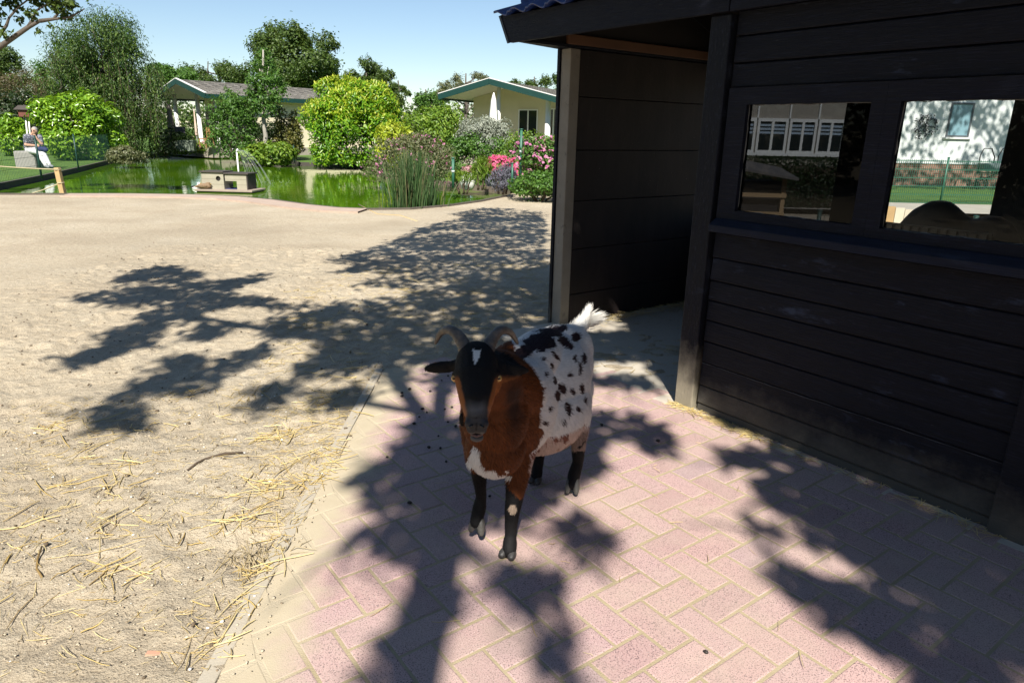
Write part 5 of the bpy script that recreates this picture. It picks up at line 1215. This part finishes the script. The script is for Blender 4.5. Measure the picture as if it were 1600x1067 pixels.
def coat(P):
    u, v = topx(P); jit = .0
    nz = np.array([noise.fractal(Vector(p) * 22, 1, 2, 3) for p in P]) * 6
    nz2 = np.array([noise.fractal(Vector(p) * 22 + Vector((9, 4, 7)), 1, 2, 3) for p in P]) * 6
    uu = u + nz; vv = v + nz2; z = P[:, 2]; n = len(P)
    C = np.tile(BROWN, (n, 1)).astype(np.float32)
    dk = np.clip(1.35 - np.abs((uu - 804) / 13), 0, 1) * np.clip((735 - vv) / 90, 0, 1) * np.clip((vv - 588) / 22, 0, 1) * .9
    C = C * (1 - dk[:, None]) + np.array(DBROWN) * dk[:, None] * .6
    back = P[:, 1] > 2.22
    wm = inpoly(WPOLY, uu, vv) & back & (z > .24); C[wm] = WHITE
    pk = wm & (vv > 668 + (900 - uu) * .25 + nz * 2) & (z < .40); C[pk] = PINKW
    C[pk & (nz2 > 1.6)] = (.16, .06, .04)
    C[inpoly(DORS, uu * 1.0, vv) & back & (z > .60)] = (.022, .014, .018)
    for (cx_, cy_, rx, ry, sk) in SPOT:
        du = (u + nz * .5 - cx_) - sk * (v - cy_); dv = v + nz2 * .5 - cy_
        m_ = (du / rx) ** 2 + (dv / ry) ** 2 < 1; C[m_ & wm] = (.035, .016, .015)
    C[(uu < 841) & (uu > 829) & (vv > 606) & (vv < 640) & (uu - 829 > (640 - vv) * -.0) & (np.abs(uu - 830 - (vv - 606) * .28) < 3) & back & (z > .4)] = WHITE
    C[inpoly(CHEST, uu, vv) & (P[:, 1] < 2.33)] = WHITE
    # legs
    fl = (z < .30 + nz * .006) & (P[:, 1] < 2.40) & (np.abs(u - 800) < 30); bl_ = fl & (z < .265 + (u - 800) * -.002 + nz * .004); C[bl_] = BLACK
    fr_ = (z < .335) & (P[:, 1] < 2.40) & (u < 768) & (vv > 738 - (u < 745) * 12); C[fr_] = BLACK
    hd_ = (z < .265 + nz * .004) & (P[:, 1] > 2.5) & ((u > 880) | (z < .25)); C[hd_] = BLACK
    sp_ = (P[:, 1] > 2.5) & (u > 880) & (v > 672) & (v < 705); C[sp_ & (nz > -1)] = (.24, .17, .14)
    kp_ = (((u - 801) / 6.5) ** 2 + ((v - 796) / 8) ** 2 < 1) & (P[:, 1] < 2.3); C[kp_] = (.36, .27, .20)
    kp_ = (((u - 743) / 5) ** 2 + ((v - 723) / 9) ** 2 < 1) & (P[:, 1] < 2.3) & (z < .36); C[kp_] = (.36, .30, .27)
    # head
    hp = Vector((-.112, 2.085, .82)); d0 = np.array([-.107, 2.0, .73]); ax = np.array([.012, -.18, -.165]); ax /= np.linalg.norm(ax)
    q = P - d0; al = q @ ax; rd = np.linalg.norm(q - al[:, None] * ax, axis=1)
    head = (P[:, 1] < 2.115) & (z > .60) & ((al > -.15) & (rd < .085) | (z > .735)) & ~((z < .70) & (P[:, 1] > 2.06))
    head |= (z > .735) & (P[:, 1] < 2.15)
    C[head] = BLACK
    hw = np.interp(v, [585, 598, 615, 635, 650, 665], [31, 24, 20, 15.5, 15, 21]) + nz * .5
    edge_ = np.abs(u - 745.5) - hw; br_ = np.clip(edge_ / 3, 0, 1) * np.clip((v - 586) / 8, 0, 1) * np.clip((662 - v) / 8, 0, 1)
    hb = np.array(BLACK) * (1 - br_[:, None]) + np.array((.23, .075, .018)) * br_[:, None]; C[head] = hb[head]
    gm_ = np.clip(1 - np.abs((v - 641 + nz) / 17), 0, 1) * np.clip(1.5 - np.abs((u - 745) / 15), 0, 1); g1 = head & (v > 622); C[g1] = (C + gm_[:, None] * np.array([.115, .108, .110]))[g1]
    mz = head & (v > 652 + nz * .4) & (P[:, 1] < 1.955); C[mz] = (.042, .039, .040); C[mz & (np.abs(u - 745) < 1.6) & (v < 672)] = (.012, .011, .011)
    C[mz & (v > 676)] = (.10, .092, .088); C[mz & (np.abs(v - 657) < 3) & (np.abs(u - 745) < 12)] = (.055, .050, .052)
    C[inpoly(STAR, u + nz * .25, v + nz2 * .25) & head] = WHITE
    wat = (np.linalg.norm(P - np.array(A(721, 655, 2.06)), axis=1) < .031) ; C[wat] = BLACK
    C[(P[:, 1] > 2.86) & (z > .675)] = (.78, .76, .72)
    return C
def put_color(me, C, dom='POINT'):
    at = me.color_attributes.new('coat', 'FLOAT_COLOR', dom); at.data.foreach_set('color', np.concatenate([C, np.ones((len(C), 1))], 1).astype(np.float32).ravel())
put_color(gme, coat(co))
k = N('goat_coat'); k.p(Base__Color=k.attr('coat'), Roughness=.75, Normal=k.bump(k.noise(240, 4, .6, k.coord('Object', (1, 1, .4))), .5, .004)); k.bsdf.inputs['Specular IOR Level'].default_value = .25; M['coat'] = k.m
body = link('body', gme, M['coat'], goat, True, world=True)
# hair: thin tapered strands that follow the lie of the coat
gme.calc_loop_triangles(); tri = np.empty(len(gme.loop_triangles) * 3, np.int32); gme.loop_triangles.foreach_get('vertices', tri); tri = tri.reshape(-1, 3)
a0, b0, c0 = co[tri[:, 0]], co[tri[:, 1]], co[tri[:, 2]]; nr = np.cross(b0 - a0, c0 - a0); ar = np.linalg.norm(nr, axis=1); nr /= ar[:, None] + 1e-12
NS = 60000; pick = rng.choice(len(tri), NS, p=ar / ar.sum()); r1, r2 = rng.random(NS), rng.random(NS); sw = r1 + r2 > 1; r1[sw] = 1 - r1[sw]; r2[sw] = 1 - r2[sw]
P = a0[pick] + (b0 - a0)[pick] * r1[:, None] + (c0 - a0)[pick] * r2[:, None]; nn = nr[pick]
hz = P[:, 2]; isleg = hz < .27; ishead = (P[:, 1] < 2.12) & (hz > .60); istail = (P[:, 1] > 2.875) & (hz > .675); nose_ = ishead & (P[:, 1] < 1.945)
keep = ~nose_ & ~((hz < .05)); P, nn, isleg, ishead, istail = P[keep], nn[keep], isleg[keep], ishead[keep], istail[keep]; n = len(P)
flow = np.tile(np.array([.30, .78, -.55]), (n, 1)); flow[isleg] = (0, .1, -1); flow[ishead] = (0, .75, .35); flow[istail] = (.35, .15, 1.0)
lowb = (P[:, 2] < .5) & ~isleg & ~ishead; flow[lowb] = (.2, .5, -.85)
flow = flow + rng.normal(0, .22, (n, 3)); flow -= nn * (flow * nn).sum(1)[:, None]; flow /= np.linalg.norm(flow, axis=1)[:, None] + 1e-9
Ln = np.where(istail, .028, np.where(ishead, .008, np.where(isleg, .010, .020))) * rng.uniform(.6, 1.3, n)
lift = np.where(istail, .5, np.where(ishead, .22, .28)); dirv = flow + nn * lift[:, None]; dirv /= np.linalg.norm(dirv, axis=1)[:, None]
sd = np.cross(dirv, nn); sd /= np.linalg.norm(sd, axis=1)[:, None] + 1e-9; wd = np.where(istail, .0011, np.where(ishead | isleg, .0007, .0010))[:, None]
V = np.stack([P - sd * wd - nn * .001, P + sd * wd - nn * .001, P + dirv * (Ln * .55)[:, None] + sd * wd * .7, P + dirv * (Ln * .55)[:, None] - sd * wd * .7, P + (dirv - nn * .12) * Ln[:, None]], 1).reshape(-1, 3)
i_ = np.arange(n)[:, None] * 5; F = np.concatenate([i_ + np.array([[0, 1, 2]]), i_ + np.array([[0, 2, 3]]), i_ + np.array([[3, 2, 4]])])
Cc = coat(P); Cc = Cc * np.where(Cc.mean(1) > .3, rng.uniform(.8, 1.15, n), rng.uniform(.5, 1.75, n))[:, None]; CF = np.tile(Cc, (3, 1))
me = npmesh('coat_hair', V, F); put_color(me, np.repeat(Cc, 5, axis=0))
k = N('goat_hair'); k.p(Base__Color=k.attr('coat'), Roughness=.6); k.bsdf.inputs['Specular IOR Level'].default_value = .14; M['hair'] = k.m
link('coat_hair', me, M['hair'], goat, True, world=True)
# tail tuft
tp, tq = Vector((.318, 2.905, .70)), A(941, 491, 2.95); n = 650; V = []; F = []
bs = np.array([tp.lerp(tq, t_ * .35) for t_ in rng.random(n)]) + rng.normal(0, .010, (n, 3)); dr = np.array((tq - tp).normalized()) + rng.normal(0, .17, (n, 3)); dr /= np.linalg.norm(dr, axis=1)[:, None]; Ln = rng.uniform(.035, .085, n)[:, None]
sd = np.cross(dr, np.array([0, -1., .2])); sd /= np.linalg.norm(sd, axis=1)[:, None]
V = np.stack([bs - sd * .0012, bs + sd * .0012, bs + dr * Ln * .6 + sd * .0010 + np.array([.3, 0, -.15]) * Ln * .08, bs + dr * Ln * .6 - sd * .0010 + np.array([.3, 0, -.15]) * Ln * .08, bs + dr * Ln + np.array([.5, 0, -.35]) * Ln * .25], 1).reshape(-1, 3)
i_ = np.arange(n)[:, None] * 5; F = np.concatenate([i_ + np.array([[0, 1, 2]]), i_ + np.array([[0, 2, 3]]), i_ + np.array([[3, 2, 4]])])
k = N('tail_hair'); k.p(Base__Color=(.66, .64, .60), Roughness=.6); t_ = k.node('ShaderNodeBsdfTranslucent'); k.set(t_.inputs[0], (.8, .77, .7)); mx = k.node('ShaderNodeMixShader'); mx.inputs[0].default_value = .35
k.l.new(k.bsdf.outputs[0], mx.inputs[1]); k.l.new(t_.outputs[0], mx.inputs[2]); k.l.new(mx.outputs[0], k.out.inputs[0])
link('tail', npmesh('tail', V, F), k.m, goat, world=True)
# horns
k = N('horn'); v = k.coord(); k.p(Base__Color=k.ramp(k.noise(30, 5, .6, v), [(.3, (.055, .048, .045)), (.55, (.115, .095, .08)), (.75, (.21, .15, .10))]), Roughness=.5, Normal=k.bump(k.noise(120, 4, .6, k.coord('Object', (.5, .5, 2))), .5, .004)); M['horn'] = k.m
def horn(px):
    ctl = [A(*q) for q in px]; pts = []; rr = []
    n = 44
    for i in range(n + 1):
        s_ = i / n * (len(ctl) - 1); j = min(int(s_), len(ctl) - 2); f_ = s_ - j
        p0, p1, p2, p3 = ctl[max(0, j - 1)], ctl[j], ctl[j + 1], ctl[min(len(ctl) - 1, j + 2)]
        pts.append(.5 * ((2 * p1) + (p2 - p0) * f_ + (2 * p0 - 5 * p1 + 4 * p2 - p3) * f_ ** 2 + (3 * p1 - p0 - 3 * p2 + p3) * f_ ** 3))
        q = i / n; rr.append((.0225 * (1 - q) ** .75 + .004) * (1 + .07 * math.sin(q * 75) * (1 - q)))
    return MB().tube(pts, rr, 14).build('horn', M['horn'], goat, True, world=True)
horn([(731, 561, 2.075), (726, 542, 2.09), (717, 526, 2.11), (703, 515, 2.14), (689, 520, 2.17), (680, 537, 2.19)])
horn([(758, 561, 2.085), (763, 542, 2.10), (771, 527, 2.12), (783, 516, 2.15), (798, 520, 2.18), (809, 537, 2.20)])
# eyes, nostrils, mouth
M['amber'] = N('amber_eye').p(Base__Color=(.50, .29, .08), Roughness=.12).m; M['pupil'] = N('pupil').p(Base__Color=(.005, .005, .005), Roughness=.1).m
for s_, e in ((-1, Vector((-.1755, 2.0215, .758))), (1, Vector((-.0425, 2.0245, .760)))):
    ey = MB().ell(e, (.0140, .0135, .0125)).build('eye', M['amber'], goat, True, world=True)
    pu = MB().ell(e + Vector((s_ * .0035, -.0102, .002)), (.0062, .0045, .0030)); me = pu.mesh('pupil'); me.transform(Matrix.Translation(-Vector(goat.location))); link('pupil', me, M['pupil'], ey, True)
    MB().ell(Vector((-.101 + s_ * .017, 1.8775, .660)), (.0085, .0060, .0042), Matrix.Rotation(R(s_ * 35), 3, 'Y')).build('nostril', M['pupil'], goat, True, world=True)
MB().tube([(-.126, 1.915, .630), (-.115, 1.899, .623), (-.101, 1.8925, .621), (-.088, 1.899, .623), (-.077, 1.915, .630)], [.003, .0048, .0055, .0048, .003], 8).build('mouth', simple('mouth', (.09, .045, .045), .4), goat, True, world=True)
# cloven hooves
M['hoof'] = simple('hoof_horn', (.045, .042, .040), .45, .4, 30, .3); M['hoof_pale'] = simple('hoof_horn_pale', (.085, .08, .072), .5, .4, 30, .3)
def hooves(ctr, tip, mat, spread=.4, sz=1.0):
    ctr = Vector(ctr); tip = Vector(tip); d = (tip - ctr).normalized(); side = d.cross(Vector((0, 0, 1))); side.normalize()
    for s_ in (-1, 1):
        b_ = ctr + side * s_ * .012; e = tip + side * s_ * .012 * (1 + spread)
        m2 = MB(); m2.tube([b_ + (ctr - tip) * .12, b_.lerp(e, .2), b_.lerp(e, .6), b_.lerp(e, .92), e], [.013 * sz, .0175 * sz, .016 * sz, .010 * sz, .005], 10)
        m2.build('hoof', mat, goat, True, world=True)
hooves((.006, 2.178, .030), (-.008, 2.140, .024), M['hoof'], .8)
hooves(A(747, 811, 2.250), A(743, 834, 2.236), M['hoof_pale'], 1.1, .95)
hooves(A(896, 748, 2.632), A(893, 772, 2.60), M['hoof_pale'], .7, .9)
hooves((.12, 2.735, .034), (.106, 2.695, .026), M['hoof'], .5)

# ================================================================== SHADE TREES behind the viewer (their shadows lie over the yard)
M['leaf_shade'] = leafmat('shade_leaf', [(0, (.035, .06, .014)), (.5, (.055, .09, .02)), (1, (.08, .12, .028))], .5, .15)
def gpoly(px): return [xy(*p) for p in px]
def in_poly_samples(gp, n):
    x0 = min(p[0] for p in gp); x1 = max(p[0] for p in gp); y0 = min(p[1] for p in gp); y1 = max(p[1] for p in gp); out = []
    while len(out) < n:
        x, y = random.uniform(x0, x1), random.uniform(y0, y1)
        if inside(gp, x, y): out.append((x, y))
    return np.array(out)
def area(gp): return abs(sum(gp[i - 1][0] * gp[i][1] - gp[i][0] * gp[i - 1][1] for i in range(len(gp)))) / 2
def canopy(polys, h0, dh, L, lai, clump=.0):
    """leaf positions whose shadows fall inside the given patches of ground (sun 45 degrees high, straight behind)"""
    P = []; ctrs = []
    for item in polys:
        gp, q = (item[0], item[1]) if isinstance(item, tuple) and isinstance(item[1], float) else (item, 1.0)
        n = max(6, int(area(gp) * .707 * lai * q / (L * L * .55 * .5 * .75)))
        XY = in_poly_samples(gp, n)
        if clump:
            c_ = XY[rng.integers(0, n, max(1, n // 7))]; XY = c_[rng.integers(0, len(c_), n)] + rng.normal(0, clump, (n, 2)); XY = XY[[inside(gp, *q_) or random.random() < .25 for q_ in XY]]; n = len(XY)
        h_ = h0 + rng.uniform(-dh, dh, n)
        P.append(np.stack([XY[:, 0], XY[:, 1] - h_, h_], 1)); ctrs.append(P[-1].mean(0))
    return P, ctrs
sand_sh = [gpoly(p) for p in (
    [(115, 472), (120, 465), (157, 457), (196, 450), (173, 433), (210, 425), (251, 415), (283, 414), (288, 425), (319, 428), (300, 440), (366, 436), (395, 430), (421, 428), (418, 437), (387, 449), (356, 457), (398, 464), (434, 472), (497, 475), (470, 482), (419, 483), (380, 478), (335, 486), (310, 496), (319, 502), (272, 507), (246, 522), (236, 546), (183, 554), (152, 565), (110, 581), (104, 572), (73, 566), (74, 561), (136, 552), (172, 540), (157, 527), (162, 517), (214, 508), (225, 494), (222, 486), (199, 480), (157, 476)],
    [(270, 524), (293, 512), (335, 508), (382, 503), (388, 508), (366, 520), (325, 530), (283, 534)],
    [(99, 649), (126, 635), (178, 624), (194, 606), (230, 585), (251, 564), (277, 551), (314, 550), (345, 558), (387, 548), (420, 537), (430, 548), (398, 565), (356, 586), (345, 598), (325, 612), (314, 624), (280, 628), (262, 618), (225, 624), (225, 634), (262, 634), (236, 650), (230, 669), (173, 672), (117, 686), (114, 678), (157, 659), (136, 651)],
    [(382, 611), (435, 601), (461, 585), (492, 575), (505, 585), (470, 600), (445, 616), (440, 637), (398, 644), (377, 636), (398, 622)],
    [(500, 612), (560, 600), (590, 615), (545, 638), (495, 645)], [(600, 585), (640, 575), (650, 590), (610, 612)])]
band_sh = [(gpoly(p), q) for p, q in (([(398, 523), (419, 501), (471, 486), (550, 470), (625, 463), (720, 440), (858, 430), (858, 560), (700, 566), (610, 578), (576, 586), (524, 585), (471, 586), (455, 576), (494, 566), (488, 538), (450, 527), (420, 534)], .95),
    ([(503, 407), (565, 391), (600, 380), (655, 355), (690, 346), (740, 335), (852, 342), (858, 430), (720, 440), (640, 452), (555, 447), (590, 436), (640, 430), (555, 425), (508, 431), (560, 414)], .62), ([(700, 333), (760, 322), (850, 330), (850, 345), (740, 340)], .5))]
pave_sh = [gpoly(p) for p in (
    [(632, 668), (690, 655), (735, 662), (746, 720), (744, 768), (718, 792), (728, 822), (705, 852), (660, 880), (610, 882), (588, 852), (612, 800), (575, 800), (548, 762), (560, 735), (610, 712)],
    [(536, 836), (560, 836), (556, 856), (532, 854)], [(645, 890), (715, 868), (722, 930), (700, 975), (672, 1005), (655, 1067), (565, 1067), (585, 1020), (625, 985), (650, 945)],
    [(762, 900), (800, 890), (845, 885), (888, 925), (860, 948), (815, 962), (782, 950)], [(880, 812), (925, 815), (948, 845), (950, 872), (910, 888), (885, 862)], [(858, 998), (890, 975), (910, 1000), (905, 1067), (860, 1067), (842, 1020)],
    [(925, 645), (985, 648), (1040, 672), (1050, 700), (1038, 722), (1005, 700), (985, 688), (945, 692), (918, 722)],
    [(720, 600), (700, 610), (660, 600), (720, 575), (720, 590)])]
B2 = lambda u, z: (S(u, .0).x, S(u, .0).y + z)
big_sh = [gpoly(p) for p in ([(1125, 712), (1180, 705), (1240, 735), (1200, 745), (1150, 735)], [(1175, 745), (1270, 742), (1320, 765), (1400, 800), (1500, 830), (1660, 890), (1660, 1067), (1405, 1067), (1395, 1030), (1350, 1000), (1300, 985), (1240, 940), (1205, 900), (1235, 892), (1290, 905), (1345, 925), (1362, 902), (1320, 870), (1250, 842), (1262, 812), (1200, 800)],
    [(1170, 825), (1200, 822), (1208, 845), (1178, 850)], [(1185, 700), (1240, 706), (1330, 748), (1480, 815), (1680, 900), (1500, 850), (1400, 805), (1320, 770), (1270, 745)], [(1345, 860), (1400, 845), (1470, 850), (1500, 930), (1420, 930)])]
big_sh.append([B2(.35, .02), B2(2.8, .0), B2(3.4, 2.7), B2(-1.8, 2.75), B2(-1.8, 1.98), B2(-.18, 1.98), B2(-.18, 2.32), B2(.09, 2.32), B2(.09, 2.04), B2(-.05, 2.0), B2(-.03, .42), B2(.15, .38)])
big_sh.append([xy(905, 522), xy(1000, 518), xy(1062, 508), xy(1066, 560), xy(1040, 562), xy(1015, 556), xy(970, 566), xy(935, 562), xy(915, 576)])
big_sh.append([xy(922, 590), xy(975, 591), xy(1022, 600), xy(1030, 610), xy(960, 604), xy(922, 602)])
SW = lambda v_, z_: (S(-1.65, v_).x, S(-1.65, v_).y + z_)
big_sh.append([SW(.42, .0), SW(.95, 0), SW(1.10, .26), SW(1.22, .26), SW(1.36, .10), SW(1.6, .3), SW(1.6, 2.2), SW(.42, 2.2)])
big_sh.append([SW(.50, .0), SW(1.10, 0), SW(1.10, .26), SW(.50, .5)])
goat_sh = [[(-.34, 2.55), (-.18, 2.42), (.08, 2.45), (.26, 2.7), (.44, 2.95), (.46, 3.42), (.36, 3.56), (.12, 3.50), (-.14, 3.25), (-.36, 3.0)]]
def lift(gx, gy, h): return Vector((gx, gy - h, h))
def shade_tree(name, label, base, fork, groups, trunk_r):
    t = thing(name, base, label, 'tree', 'trees behind the viewer'); Vs = []; Fs = []; nb = 0; mb = MB(); fk = Vector(fork)
    limb(mb, Vector(base) - Vector((0, 0, .1)), fk, trunk_r, trunk_r * .7, .02, 8, 12)
    for polys, h0, dh, L, lai, cl_, way in groups:
        P, ctr = canopy(polys, h0, dh, L, lai, cl_)
        for p in P:
            v_, f_ = leaf_arrays(p, unit(len(p)) * .75 + np.array([0, -.6, .75]), L, L * .62, .1); Vs.append(v_); Fs.append(f_ + nb); nb += len(v_)
        pts = [fk - Vector((0, 0, .2))] + [lift(*q, h0) for q in way]
        if way: mb.tube(pts, list(np.linspace(trunk_r * .5, .04, len(pts))), 8)
        for c_ in ctr:
            c_ = Vector(c_); j = min(range(len(pts)), key=lambda i: (pts[i] - c_).length); q = pts[j]
            mid = q.lerp(c_, .5) + Vector((0, -.06, .06))
            if (q - c_).length < 1.5: mb.tube([q, mid, c_], [.030, .020, .010], 6)
            for _ in range(5):
                e = c_ + Vector((random.uniform(-.4, .4), random.uniform(-.4, .4), random.uniform(-.25, .25))); mb.tube([c_, c_.lerp(e, .5) + Vector((0, 0, .04)), e], [.011, .008, .004], 5)
    link('crown', npmesh('crown', np.concatenate(Vs), np.concatenate(Fs)), M['leaf_shade'], t, world=True)
    mb.build('trunk', M['bark'], t, True, world=True); return t
shade_tree('shade_tree', 'tall tree out of frame whose branch shadows reach over sunny sand, goat and paving', (-.27, -4.6, 0), (-.25, -3.5, 5.0),
           [(sand_sh, 5.0, .45, .095, 3.3, .06, [(-.30, 2.6), (-.50, 3.5), (-1.0, 4.7), (-1.7, 5.0), (-2.6, 5.4)]), (band_sh, 5.2, .6, .10, 3.2, .08, [(-.30, 2.6), (-.4, 3.6), (-.5, 5.0), (-.4, 7.0)]),
            (pave_sh, 5.8, .4, .10, 3.6, .0, [(-.28, 2.4)]), (goat_sh, 5.6, .5, .10, 6.0, .0, [(-.2, 2.6), (.05, 3.0)])], .13)
shade_tree('shade_tree', 'tree out of frame whose dense crown keeps the black shed wall in shade', (3.6, -4.5, 0), (2.6, -3.6, 5.0), [(big_sh, 5.6, .6, .105, 5.0, .0, [(2.2, 2.6), (1.8, 3.6)])], .18)

# tree in the neighbouring garden that dapples the white wall
t = thing('garden_tree', (19.5, 16.0, 0), 'tree beside the white house dappling its wall with shade', 'tree')
n = 6500; c_ = np.stack([rng.uniform(11, 19, 300), rng.uniform(-1.5, 4.8, 300)], 1)[rng.integers(0, 300, n)] + rng.normal(0, .26, (n, 2)); h_ = rng.uniform(7.0, 10, n)
P = np.stack([c_[:, 0], 24.15 - h_, c_[:, 1] + h_], 1); V, F = leaf_arrays(P, unit(n) * .7 + np.array([0, -.6, .7]), .17, .11); link('crown', npmesh('crown', V, F), M['leaf_mid'], t, world=True)
mb = MB(); limb(mb, (19.5, 16, -.1), (18.6, 16, 7.6), .22, .15, .03, 6, 9)
for x in np.linspace(11.4, 18.4, 9): limb(mb, (18.6, 16, 7.3), (x, 15.6 + random.uniform(-.8, .8), random.uniform(8, 11.5)), .09, .02, .05)
mb.build('trunk', M['bark'], t, True, world=True)

# unseen belt of trees added left and behind the viewer, raised to block skylight
bl = []
for a_ in np.linspace(math.radians(172), math.radians(372), 46):
    rx, ry = 24, 17; hgt = random.uniform(12.5, 15.0) if math.sin(a_) < -.45 else random.uniform(8, 10); bl.append((rx * math.cos(a_) + random.uniform(-1, 1), ry * math.sin(a_) + random.uniform(-1, 1), hgt * .45, 2.6, 2.2, hgt * .55))
P, D = blob_pts(bl, 52000, .6, .1); P[:, 2] = np.abs(P[:, 2]); V, F = leaf_arrays(P, unit(len(P)), .38, .25)
tag(link('unseen_tree_belt', npmesh('unseen_tree_belt', V, F), M['leaf_shade']), kind='stuff')
